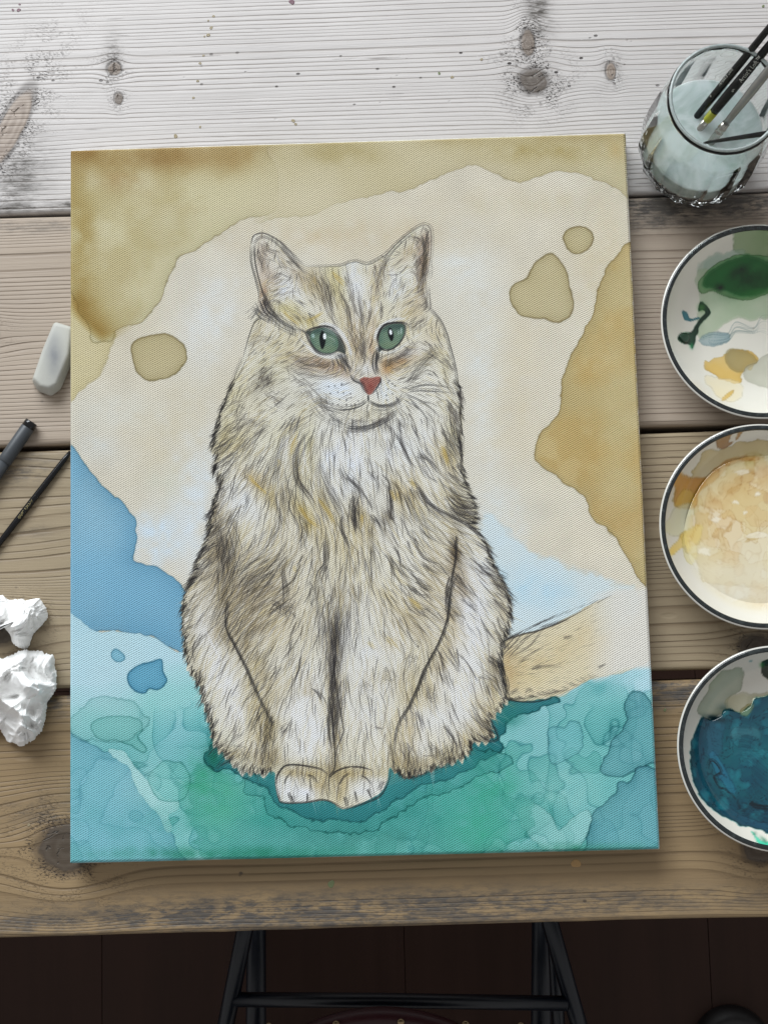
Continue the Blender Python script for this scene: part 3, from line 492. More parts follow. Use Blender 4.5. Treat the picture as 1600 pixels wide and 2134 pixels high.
    locks = [(A((760, 0), (560, 200), (500, 330)), 14, 12, .5), (A((940, 60), (830, 260), (790, 500), (800, 720)), 16, 12, .55), (A((1130, 60), (1010, 230), (1000, 480), (1120, 660), (1230, 880)), 24, 14, .6), (A((1180, 300), (1260, 520), (1350, 700), (1420, 900), (1460, 1300)), 20, 11, .6), (A((1390, 340), (1430, 460), (1560, 600), (1620, 800)), 16, 12, .7),
             (A((1500, 640), (1510, 760), (1510, 880), (1520, 1000)), 20, 12, 1.2), (A((1410, 800), (1400, 950), (1450, 1100), (1440, 1400)), 16, 8, .8), (A((600, 340), (560, 430), (530, 510)), 18, 14, 1.), (A((500, 250), (430, 320), (330, 400)), 14, 14, .9), (A((570, 600), (560, 700), (520, 760)), 8, 10, .6), (A((930, 600), (960, 760), (1050, 900), (1040, 1050), (960, 1180)), 18, 14, .6), (A((880, 800), (830, 950), (740, 1060), (640, 1200)), 14, 14, .5),
             (A((1260, 880), (1260, 1060), (1250, 1240), (1190, 1350), (1150, 1620)), 20, 10, .8), (A((890, 1150), (880, 1300), (900, 1500), (900, 1620)), 14, 10, .7), (A((350, 900), (380, 1100), (370, 1300), (400, 1700)), 60, 34, .6), (A((620, 1150), (520, 1260), (440, 1300)), 20, 24, .5), (A((800, 1250), (650, 1360), (500, 1480)), 24, 30, .5), (A((700, 1450), (580, 1560), (440, 1700)), 24, 40, .5), (A((860, 1580), (780, 1650), (720, 1760)), 16, 14, .8), (A((930, 1600), (980, 1660), (1010, 1740)), 14, 12, .9),
             (A((1130, 1380), (1150, 1500), (1150, 1640)), 20, 16, .7), (A((1290, 1500), (1290, 1600), (1270, 1760)), 24, 18, .6), (A((1480, 1450), (1500, 1560), (1520, 1650)), 16, 24, .6), (A((220, 760), (280, 860), (240, 1010)), 30, 24, .7),
             (B((590, 0), (620, 100), (660, 200)), 8, 8, .8), (B((470, 0), (500, 60)), 4, 4, .9), (B((400, 30), (410, 160), (370, 300)), 8, 6, .7), (B((420, 90), (500, 200), (560, 340), (640, 430)), 12, 8, .9), (B((640, 260), (720, 340), (860, 500)), 16, 12, .8), (B((620, 250), (700, 450), (830, 520)), 10, 8, .7), (B((850, 30), (930, 180), (1000, 330)), 30, 22, .7), (B((970, 0), (1010, 200), (1030, 420)), 24, 10, .9), (B((200, 420), (260, 540)), 14, 10, 1.2), (B((20, 440), (120, 560), (200, 700), (260, 800)), 10, 8, .6),
             (B((300, 460), (380, 560), (400, 800), (420, 860)), 22, 10, .9), (B((380, 480), (460, 600), (510, 770)), 10, 8, .9), (B((290, 780), (340, 860), (360, 940)), 30, 26, .7), (B((80, 640), (60, 760), (80, 960)), 26, 12, 1.), (B((200, 800), (290, 900), (340, 1040)), 12, 8, 1.), (B((220, 850), (210, 1000), (230, 1300), (230, 1500)), 16, 12, .7), (B((520, 540), (620, 560), (700, 680), (860, 830), (980, 930)), 18, 12, .7), (B((540, 560), (560, 700), (640, 860), (800, 980)), 16, 14, .6),
             (B((640, 880), (700, 980), (800, 1070)), 8, 5, .9), (B((580, 960), (620, 1080), (700, 1200), (860, 1245)), 8, 6, .8), (B((530, 1030), (600, 1160)), 8, 8, 1.), (B((420, 1060), (480, 1200), (480, 1380)), 8, 7, .9), (B((340, 1140), (400, 1240), (400, 1480)), 8, 6, .8), (B((600, 1400), (700, 1460), (780, 1490)), 8, 5, 1.2), (B((540, 1410), (640, 1510), (740, 1530)), 10, 8, 1.1), (B((650, 1240), (750, 1300)), 6, 6, .9), (B((500, 1190), (600, 1330), (760, 1440), (800, 1460)), 14, 20, .5), (B((500, 1450), (640, 1640), (740, 1690)), 14, 16, .5),
             (B((960, 1000), (970, 1100), (1030, 1250)), 16, 12, .8), (B((980, 1350), (1060, 1500)), 24, 22, .7), (B((920, 1340), (890, 1500), (890, 1740)), 18, 8, 1.), (B((1000, 1540), (1100, 1600), (1200, 1700)), 5, 6, .9), (B((930, 1660), (1000, 1700), (1060, 1780)), 8, 8, .9), (B((920, 560), (1000, 700), (1100, 880)), 30, 40, .6),
             (C((1440, 60), (1450, 300), (1450, 560)), 62, 40, .6), (C((1452, 300), (1448, 600), (1440, 900)), 62, 16, .8), (C((1440, 800), (1440, 1050), (1455, 1300)), 60, 20, .8), (C((1500, 700), (1500, 950), (1470, 1250)), 40, 22, .8), (C((1560, 0), (1540, 350), (1560, 900)), 24, 20, .5), (C((1360, 0), (1350, 300), (1370, 500)), 20, 24, .4), (C((1180, 430), (1150, 620), (1060, 820)), 8, 6, .9), (C((1100, 330), (1060, 600)), 6, 8, .7), (C((1240, 760), (1330, 830), (1400, 1000)), 8, 8, .9), (C((900, 0), (1000, 60), (1130, 180)), 12, 24, .6), (C((1000, 0), (1010, 180)), 6, 14, .9), (C((760, 260), (700, 320), (640, 420)), 16, 16, .6),
             (C((960, 560), (900, 700), (850, 860)), 10, 24, .6), (C((1080, 1060), (1030, 1140), (980, 1240)), 14, 10, 1.1), (C((820, 940), (780, 1040), (720, 1180)), 12, 14, .7), (C((660, 1140), (600, 1220), (540, 1330)), 8, 10, .8), (C((860, 1080), (880, 1240), (880, 1480)), 30, 40, .6), (C((700, 1300), (640, 1400), (640, 1500)), 16, 50, .6),
             (D((400, 370), (430, 410)), 10, 6, 1.4), (D((360, 450), (420, 500)), 12, 20, .8), (D((100, 560), (130, 620), (170, 640)), 20, 50, .5), (D((240, 520), (260, 580), (300, 620)), 20, 40, .5), (D((180, 850), (220, 890)), 16, 20, .7), (D((620, 420), (700, 500), (770, 620)), 5, 4, .9), (D((470, 570), (480, 680), (520, 720)), 16, 16, .7), (D((560, 370), (620, 480), (680, 560)), 14, 16, .6), (D((540, 420), (560, 560), (600, 640)), 12, 14, .6), (D((760, 560), (850, 620), (900, 700)), 14, 18, .7), (D((700, 740), (800, 860), (860, 940)), 30, 26, .8), (D((820, 460), (900, 540), (930, 700)), 40, 12, .9), (D((620, 880), (640, 960), (650, 1050)), 18, 26, .8), (D((480, 950), (510, 1050)), 10, 14, 1.), (D((400, 750), (440, 850), (460, 900)), 8, 8, .8), (D((560, 850), (620, 940), (630, 1040)), 10, 8, .9), (D((840, 250), (900, 350), (950, 420)), 24, 26, .8), (D((330, 950), (360, 1050), (370, 1150)), 40, 30, .7), (D((440, 1050), (540, 1060), (600, 1040)), 40, 40, .6)]
    for g, n, spd, dk in locks:
        gl_ = np.hypot(*np.diff(np.array(g), axis=0).T).sum(); P.clump(g, int(min(n*.75, gl_*.16) if n < 60 else n*.6)+2, spd/1.5, dk*(1.2 if gl_ > 55 else .8), 1.1, .2, .7, 1.8)
    P.flush((40, 38, 40), .35, .92)
    # yellow-ochre touches over the ink
    P.begin()
    for g, n in ((A((1020, 80), (970, 200), (960, 300)), 10), (A((850, 320), (850, 400)), 8), (A((580, 450), (640, 540), (760, 640)), 20), (A((1020, 700), (1100, 850), (1220, 940)), 30), (A((1180, 640), (1280, 780), (1340, 920)), 22), (A((980, 1250), (985, 1330)), 8), (B((840, 200), (880, 300), (900, 420)), 20), (B((400, 580), (440, 700)), 12), (B((560, 480), (620, 600)), 14), (B((140, 800), (130, 960)), 10), (B((560, 1540), (680, 1660)), 16), (D((350, 110), (450, 210)), 14), (D((130, 370), (170, 430)), 8), (D((230, 350), (310, 410)), 8), (F((650, 380), (740, 480)), 20), (F((600, 640), (480, 720)), 14), (F((340, 640), (450, 740)), 14)):
        P.clump(g, n, 5, .4, 2.4, .3, .8)
    P.flush((186, 156, 84), .3, .7)
    # long contour lines
    P.begin()
    for g, dk, w, n, spd in ((F((130, 220), (135, 330), (165, 440), (188, 540), (180, 600)), 1.0, 1.1, 3, 2.5), (F((130, 210), (150, 155), (200, 138), (250, 152), (320, 195), (380, 250), (480, 350)), 1.0, 1.1, 3, 2), (F((160, 210), (165, 190), (200, 165), (260, 180), (330, 240), (440, 360), (530, 420)), .9, 1.1, 3, 3), (F((160, 210), (165, 330), (200, 480), (240, 590), (320, 690)), .9, 1.2, 4, 4),
                         (F((480, 350), (560, 352), (640, 350), (710, 345), (770, 325), (810, 320), (850, 332), (880, 336), (920, 322), (1000, 270), (1060, 210), (1130, 150), (1200, 100), (1245, 83), (1280, 100), (1292, 150), (1290, 250), (1275, 350), (1262, 450), (1262, 560)), .9, 1.1, 3, 2.2), (F((1245, 100), (1265, 140), (1262, 300), (1235, 420)), .9, 1.1, 4, 5), (F((1230, 150), (1250, 260), (1240, 420), (1220, 560)), .8, 1.2, 6, 7), (F((960, 420), (1010, 300), (1100, 200), (1200, 120)), .6, 1.1, 6, 7),
                         (F((1262, 600), (1340, 690), (1385, 780), (1410, 870), (1440, 980), (1470, 1150), (1490, 1250)), .9, 1.1, 5, 3), (F((200, 680), (150, 720), (110, 830), (80, 940)), .7, 1., 3, 3), (F((80, 940), (30, 1050), (0, 1110)), .8, 1., 4, 5),
                         (C((520, 20), (515, 240), (600, 420), (700, 620), (800, 850), (880, 1010), (930, 1110)), .9, 1.2, 7, 4.5), (C((1410, 850), (1440, 1100), (1460, 1300), (1460, 1480), (1410, 1560), (1410, 1740)), 1.3, 1.3, 4, 2.4), (C((1480, 780), (1530, 1080), (1540, 1170), (1490, 1300), (1465, 1480)), 1., 1.1, 3, 2), (C((1400, 1000), (1420, 1180), (1450, 1320)), .9, 1.1, 4, 3),
                         (C((945, 1620), (960, 1540), (1010, 1470), (1060, 1450), (1150, 1450), (1250, 1465), (1350, 1490), (1410, 1545)), 2., 1.7, 4, 2.0), (C((1420, 1560), (1470, 1510), (1540, 1480), (1600, 1468), (1640, 1470)), 2., 1.6, 4, 1.8), (D((40, 1100), (90, 1103), (150, 1120)), 1.6, 1.4, 3, 1.5), (C((1020, 1620), (1040, 1560), (1100, 1490)), 1.1, 1.2, 3, 2), (C((1220, 1545), (1270, 1560), (1310, 1620)), 1.2, 1.3, 3, 2), (D((95, 1145), (125, 1165), (145, 1200)), 1.4, 1.3, 3, 2), (C((1500, 1620), (1540, 1560), (1600, 1520)), 1.1, 1.3, 3, 2),
                         (C((1060, 1690), (1075, 1730), (1100, 1785)), 1.3, 1.3, 5, 4), (C((1095, 1720), (1100, 1785)), 1.1, 1.2, 4, 4), (C((1225, 1700), (1222, 1780)), 1.3, 1.3, 5, 4), (D((0, 1270), (12, 1330)), 1.3, 1.3, 5, 5), (D((55, 1240), (68, 1312)), 1.2, 1.2, 4, 5), (D((130, 1225), (160, 1285)), 1.2, 1.2, 5, 6), (D((215, 1180), (190, 1240)), 1., 1.2, 5, 6), (C((940, 1600), (970, 1740), (1010, 1785), (1200, 1785), (1350, 1762), (1440, 1785), (1520, 1832), (1600, 1835)), 1.4, 1.3, 4, 2), (D((0, 1340), (100, 1310), (200, 1262), (245, 1170), (252, 1110)), 1.2, 1.3, 4, 2.5), (D((260, 1120), (300, 1125), (340, 1160), (420, 1150), (520, 1108), (620, 1075)), 1., 1.2, 4, 3),
                         (D((640, 0), (605, 120), (590, 250), (540, 390), (470, 520), (420, 640), (370, 750), (310, 850), (285, 960), (280, 1110)), .9, 1.2, 9, 5), (B((975, 990), (965, 1200), (930, 1390), (890, 1690)), 1.1, 1.2, 6, 4), (D((900, 380), (1020, 335), (1080, 322), (1150, 300), (1230, 268), (1300, 232), (1420, 168)), 1.2, 1.3, 4, 2), (D((930, 710), (1010, 722), (1100, 722), (1190, 700)), 1.3, 1.2, 4, 2), (D((1440, 160), (1530, 110)), .8, 1.1, 2, 2), (D((880, 470), (910, 600), (930, 710)), 1.3, 1.4, 7, 4), (D((840, 850), (870, 940), (760, 945)), 1.2, 1.2, 4, 3)):
        P.clump(g, n, spd, dk, w, 1, 1, .8)
    for ln_, sg_ in ((C((520, 20), (515, 240), (600, 420), (700, 620), (800, 850), (880, 1010), (930, 1110)), -1), (D((640, 0), (605, 120), (590, 250), (540, 390), (470, 520), (420, 640), (370, 750), (310, 850), (285, 960), (280, 1110)), 1)):
        q_ = P.smooth_poly(ln_, 12, False)
        for _ in range(70):
            a_ = q_[rng.integers(0, len(q_))]; w_ = rng.uniform(8, 22); dx_ = rng.uniform(-.35, .75)*sg_*w_
            P.clump([(a_[0]+rng.normal(0, 3), a_[1]-w_*.4), (a_[0]+dx_*.4, a_[1]+w_*.2), (a_[0]+dx_, a_[1]+w_*.8)], 1, .5, .9, 1.1, .9, 1)
    # tail hairs
    for _ in range(110):
        t_ = rng.uniform(0, 1)**1.5; e_ = rng.choice((0, 1)); ax_, ay_ = (1053+190*t_, 1334-80*t_-6*math.sin(t_*3)) if e_ else (1058+180*t_, 1458-6*t_-45*t_*t_); l_ = rng.uniform(8, 20); P.clump([(ax_-l_*.6, ay_+(l_*.4 if e_ else -l_*.3)), (ax_, ay_), (ax_+l_*.7, ay_-(l_*.45 if e_ else -l_*.02))], 1, 1, .9*(1-.6*t_), 1.05, .9, 1)
    for _ in range(120):
        ax_ = rng.uniform(1060, 1240); f_ = (ax_-1060)/190; ay_ = rng.uniform(1340-78*f_, 1452-40*f_*f_); l_ = rng.uniform(10, 26); P.clump([(ax_, ay_), (ax_+l_, ay_-l_*(.42-.4*(ay_ > 1400)))], 1, 1, .4*(1-.5*f_), 1., .9, 1)
    for g in (D((900, 460), (980, 380), (1070, 280)), D((920, 480), (1000, 400), (1080, 320)), D((940, 470), (1060, 400), (1140, 300)), D((900, 440), (960, 370), (1010, 320)), D((1000, 380), (1080, 330), (1160, 290)), D((1100, 300), (1200, 270), (1290, 240)), D((1000, 490), (1080, 440), (1140, 410)), D((1060, 530), (1160, 522), (1270, 520)), D((1250, 360), (1310, 348)), D((1140, 690), (1240, 665), (1290, 652)), D((1450, 530), (1500, 510)), D((940, 690), (1000, 640)), D((1070, 540), (1130, 520)), D((1030, 680), (1060, 650), (1100, 690))):
        P.clump(g, 4, 3, .7, 1.05, .6, 1)
    P.flush((38, 37, 38), .4, .93)
    # ---------------- face detail
    def disc(pts, col, al=1, soft=1.0):
        P.mix(np.clip(P.sdf(pts, 4)/soft+.5, 0, 1)*al, col)
    disc(F((430, 800), (470, 850), (530, 910), (600, 940), (690, 945), (740, 925), (700, 905), (600, 900), (500, 860)), (206, 208, 206), .8, 3); disc(F((560, 725), (640, 735), (700, 780), (745, 850), (765, 920), (780, 900), (740, 800), (690, 740), (620, 712)), (205, 207, 208), .8, 3)
    disc(F((935, 860), (945, 900), (1010, 912), (1090, 885), (1180, 800), (1230, 780), (1130, 840), (1000, 905)), (206, 208, 206), .7, 3); disc(F((920, 830), (930, 760), (1000, 700), (1080, 680), (1120, 690), (1040, 706), (970, 750), (940, 800)), (206, 208, 208), .8, 3)
    E1 = F((480, 768), (520, 758), (560, 742), (610, 738), (655, 755), (690, 790), (720, 840), (742, 905), (735, 915), (690, 900), (650, 915), (600, 915), (550, 895), (515, 850), (500, 800)); E2 = F((945, 850), (943, 800), (965, 755), (1000, 725), (1060, 714), (1110, 716), (1128, 738), (1118, 790), (1080, 850), (1030, 885), (975, 888), (950, 905))
    E1, E2 = [[((x-cx_)*.965+cx_, (y-cy_)*.965+cy_) for x, y in E] for E, cx_, cy_ in ((E1, 677, 709), (E2, 817, 701))]
    for E in (E1, E2): disc(E, (58, 66, 64), .9, 2.2)
    i1 = F((512, 790), (545, 757), (600, 748), (650, 765), (683, 810), (692, 860), (665, 900), (610, 908), (560, 888), (522, 845)); i2 = F((953, 820), (965, 770), (1000, 735), (1055, 722), (1105, 728), (1114, 765), (1095, 820), (1050, 868), (1000, 882), (960, 860))
    for I in (i1, i2): disc(I, (100, 122, 106), 1, 1.2)
    for (cx, cy, s_) in ((675, 708, 1), (816, 700, .93)):
        im = np.clip(P.sdf(i1 if cx < 700 else i2)/2, 0, 1); r = np.hypot(P.X-cx, (P.Y-cy)*1.05)/(30*s_); an = np.arctan2(P.Y-cy, P.X-cx)
        P.mix(im*np.clip((r-.55)*1.3, 0, .55), (74, 104, 92)); P.mix(im*np.exp(-((r-.5)/.3)**2)*.35*(1+.7*np.sin(an*19+n3*3)), (120, 140, 120)); P.mix(im*np.clip((cy-6-P.Y)/18, 0, .7), (62, 78, 76)); P.mix(im*np.clip((P.Y-cy-8)/20, 0, .5), (124, 138, 110))
    disc(F((590, 762), (606, 790), (610, 830), (600, 870), (585, 882), (574, 850), (570, 810), (578, 780)), (28, 32, 34), 1, 1.2); disc(F((1025, 745), (1042, 770), (1046, 805), (1036, 832), (1024, 822), (1010, 790), (1010, 762)), (28, 32, 34), 1, 1.2)
    disc(F((600, 780), (612, 790), (612, 815), (600, 818), (594, 800)), (232, 238, 244), 1, 1.2); disc(F((1024, 758), (1034, 765), (1036, 785), (1026, 790), (1018, 772)), (232, 238, 244), 1, 1.2)
    disc(F((520, 790), (535, 785), (540, 805), (526, 812)), (160, 184, 180), .8, 2); disc(F((1092, 745), (1102, 752), (1098, 785), (1090, 780)), (176, 196, 188), .7, 2); disc(F((1075, 760), (1082, 765), (1080, 790), (1074, 785)), (176, 196, 188), .6, 2)
    nose = F((828, 1078), (860, 1062), (900, 1068), (930, 1060), (960, 1060), (962, 1085), (945, 1110), (925, 1140), (905, 1168), (882, 1174), (862, 1150), (852, 1120), (838, 1100))
    disc(nose, (160, 106, 94), 1, 1.6); P.blob(778, 792, 12, 5, 0, (170, 108, 96), .7); P.blob(772, 806, 6, 10, 0, (140, 66, 58), .7)
    x, y = P.seeds(160, np.clip(P.sdf(nose), 0, 3)/3); P.begin(); P.hairs(x, y, rng.uniform(5, 10, 160), rng.uniform(.3, .8, 160), rng.uniform(.7, 1.1, 160)); P.flush((96, 58, 54), .3, .6)
    P.begin(); dots = F((630, 1125), (670, 1120), (712, 1115), (640, 1170), (690, 1160), (725, 1165), (700, 1205), (745, 1210), (770, 1170), (690, 1240), (745, 1240), (775, 1240), (655, 1235), (1010, 1100), (1040, 1105), (1010, 1140), (1000, 1180), (1040, 1170), (1020, 1085), (1055, 1120), (1005, 1210), (820, 1215), (800, 1235), (715, 1110))
    for x, y in dots: P.clump([(x-1.5, y-1), (x+1.5, y+.6)], 2, 1.2, 1.6, 1.2, .8, 1)
    for g, dk, w, n, spd in ((F((480, 768), (560, 742), (610, 736), (660, 752), (700, 800), (735, 870), (742, 910)), 1.8, 1.6, 5, 2), (F((430, 750), (480, 775), (505, 830), (550, 895), (600, 916), (660, 914), (700, 900)), 1.3, 1.3, 4, 2), (F((944, 850), (945, 800), (965, 752), (1000, 722), (1060, 712), (1115, 714), (1150, 740)), 1.8, 1.6, 5, 2), (F((945, 850), (975, 888), (1030, 886), (1080, 850), (1120, 790), (1128, 740)), 1.3, 1.3, 4, 1.5), (F((940, 870), (950, 920), (955, 980)), 1.3, 1.4, 4, 3),
                         (F((765, 1030), (790, 1080), (840, 1105), (860, 1150), (885, 1178)), .9, 1.2, 7, 6), (F((960, 1062), (960, 1090), (930, 1140), (900, 1175)), 1.2, 1.4, 4, 2), (F((885, 1175), (885, 1200), (880, 1218)), 1.6, 1.8, 4, 2), (F((882, 1212), (840, 1245), (780, 1264), (710, 1270), (660, 1262)), 1.0, 1.2, 6, 5), (F((740, 1268), (640, 1256), (570, 1212), (540, 1180)), .45, 1.1, 9, 12), (F((884, 1215), (920, 1238), (970, 1250), (1040, 1240), (1090, 1205), (1125, 1150)), .9, 1.4, 5, 4),
                         (F((730, 1376), (770, 1390), (850, 1388), (940, 1362), (1030, 1312), (1085, 1240)), 1.0, 1.15, 9, 9), (F((620, 1300), (680, 1350), (750, 1385)), .5, 1., 8, 14), (F((560, 1190), (600, 1270), (680, 1330)), .4, 1., 10, 22), (F((900, 1255), (980, 1262), (1060, 1225), (1110, 1160)), .5, 1., 8, 14), (F((1120, 1100), (1180, 1020), (1260, 940), (1330, 880)), .6, 1.0, 12, 14), (F((700, 905), (730, 970), (770, 1040)), .9, 1.3, 16, 12), (F((940, 900), (930, 980), (950, 1050)), .9, 1.2, 12, 9), (F((850, 1020), (820, 1060)), .5, 1.2, 5, 8), (F((1130, 1140), (1260, 1110), (1460, 1130)), .7, 1.1, 5, 3), (F((1130, 1160), (1240, 1150), (1470, 1165)), .6, 1.1, 4, 3), (F((1120, 1165), (1250, 1230), (1370, 1340)), .6, 1.1, 4, 3), (F((1130, 1180), (1230, 1290), (1290, 1400)), .5, 1., 4, 3),
                         (F((440, 770), (370, 740), (300, 690), (250, 620), (200, 560)), .8, 1.1, 12, 9), (F((200, 560), (240, 640), (330, 700)), 1.1, 1.3, 12, 10), (F((165, 600), (210, 660), (290, 690)), .8, 1.0, 12, 14), (F((120, 700), (170, 650), (200, 610)), .6, 1.0, 8, 12)):
        P.clump(g, n, spd, dk, w, .75, 1, .8)
    P.flush((32, 32, 36), .3, .96)
    P.begin()
    for g, n, spd, dk in ((F((560, 370), (610, 460), (640, 560), (670, 660)), 26, 18, .7), (F((540, 420), (590, 540), (650, 680), (690, 760)), 20, 14, .7), (F((680, 490), (740, 600), (770, 720), (780, 800)), 18, 8, .8), (F((740, 380), (770, 480), (790, 600), (840, 700)), 16, 10, .7), (F((820, 500), (830, 600), (845, 700), (840, 800)), 16, 8, .8), (F((900, 600), (895, 680), (860, 760)), 12, 8, .8), (F((965, 560), (970, 640), (960, 700)), 12, 6, .9), (F((930, 340), (950, 440), (960, 560)), 14, 22, .6), (F((1010, 300), (980, 400), (950, 500)), 16, 22, .5),
                          (F((720, 700), (790, 800), (850, 900), (880, 1000)), 20, 30, .6), (F((850, 760), (850, 880), (850, 980)), 22, 14, .7), (F((700, 950), (560, 985), (420, 940), (330, 900)), 26, 22, .5), (F((740, 1000), (600, 1040), (440, 1010), (360, 960)), 22, 26, .5), (F((1220, 820), (1120, 900), (1010, 960), (960, 990)), 40, 24, .6), (F((1260, 680), (1170, 740), (1120, 730)), 22, 16, .6), (F((1280, 840), (1300, 900), (1260, 960)), 16, 24, .6), (F((1310, 900), (1380, 960), (1440, 1040)), 22, 26, .6), (F((1110, 1110), (1200, 1040), (1300, 1000)), 16, 24, .5),
                          (F((340, 960), (240, 1050), (150, 1130), (20, 1240)), 20, 40, .4), (F((280, 1000), (230, 1070), (220, 1140)), 26, 26, .7), (F((220, 1140), (290, 1210), (360, 1240)), 20, 26, .6), (F((520, 1160), (600, 1240), (680, 1280)), 20, 24, .6), (F((460, 1100), (540, 1180), (540, 1230)), 18, 30, .5), (F((350, 980), (440, 1080), (540, 1140)), 14, 26, .5), (F((100, 860), (200, 820), (320, 860)), 16, 30, .35), (F((620, 1290), (700, 1300), (760, 1290)), 16, 34, .3), (F((680, 1340), (760, 1350), (860, 1345), (960, 1310)), 30, 40, .35), (F((900, 1370), (980, 1330), (1050, 1270)), 20, 14, .6),
                          (F((240, 560), (330, 520), (440, 500)), 12, 30, .5), (F((240, 440), (320, 390), (420, 420)), 16, 30, .55), (F((260, 580), (310, 590), (360, 640)), 8, 10, .9), (F((190, 200), (230, 260), (340, 300)), 22, 26, .7), (F((180, 240), (200, 300), (230, 400)), 22, 14, .6), (F((300, 180), (400, 300), (500, 410)), 26, 16, .6), (F((200, 480), (230, 560), (280, 650)), 26, 18, .8), (F((1200, 330), (1220, 420), (1210, 540)), 22, 30, .7), (F((1240, 480), (1260, 600), (1230, 640)), 26, 20, .8), (F((1180, 240), (1230, 340), (1240, 440)), 16, 24, .6), (F((1130, 150), (1210, 180), (1250, 260)), 20, 20, .5),
                          (F((1130, 1290), (1160, 1320), (1200, 1440)), 8, 10, .8), (F((980, 1350), (1020, 1400), (1030, 1477)), 8, 10, .8), (F((720, 1380), (790, 1477)), 6, 8, .8), (F((1390, 1220), (1440, 1300), (1470, 1420)), 40, 20, .9), (F((1460, 1150), (1480, 1200), (1490, 1260)), 30, 14, .8), (F((10, 1320), (60, 1270), (120, 1240)), 20, 40, .6), (F((0, 1450), (80, 1370), (160, 1330)), 26, 50, .6), (F((340, 1440), (400, 1360), (540, 1270)), 22, 40, .5), (F((100, 1440), (200, 1360), (260, 1340)), 20, 30, .5), (F((700, 1385), (800, 1396), (900, 1388)), 14, 24, .4)):
        P.clump(g, int(n*1.1), spd/1.8, dk*1.05, 1.0, .2, .65, 1.4)
    P.flush((62, 56, 54), .45, .85)
    P.begin()                                          # fine vertical ticks below the chin and brow whites
    for x in rng.uniform(690, 850, 70): P.clump([(x, 876+abs(x-765)*-.1), (x+rng.normal(0, 3), 892+rng.uniform(0, 14))], 1, 2, .6, 1., .9, 1)
    P.flush((52, 52, 56), .4, .85)
    P.begin()
    for g, n in ((F((770, 400), (820, 480), (830, 560)), 14), (F((880, 560), (900, 640)), 10), (F((950, 560), (930, 680)), 8), (F((560, 720), (700, 780), (760, 880)), 10), (F((300, 500), (420, 540), (480, 620)), 12), (F((1010, 330), (1040, 440), (1020, 560)), 12), (A((1350, 100), (1370, 300), (1400, 400)), 12), (A((1480, 60), (1540, 300), (1640, 480)), 12), (B((120, 60), (160, 250)), 12), (B((330, 60), (380, 300), (450, 450)), 14), (C((330, 250), (420, 420), (500, 600)), 12), (C((560, 850), (640, 1050), (640, 1200)), 14), (C((1100, 900), (1150, 1200)), 12), (D((760, 60), (770, 250), (760, 350)), 14), (D((620, 620), (640, 780)), 12), (D((420, 820), (480, 1000)), 8), (A((930, 100), (880, 250), (870, 420)), 10), (A((1080, 120), (1060, 340), (1130, 520)), 10)):
        P.clump(g, n, 10, .45, 2., .4, .9)
    P.flush((216, 218, 222), .2, .75)
    P.a = (P.a-150)*1.06+151; rg_ = P.a[..., 0]-P.a[..., 1]; P.a[..., 0] -= np.clip(.25*(rg_-1), 0, 4); P.a[..., 2] += np.clip(.15*rg_, 0, 2)
    return P

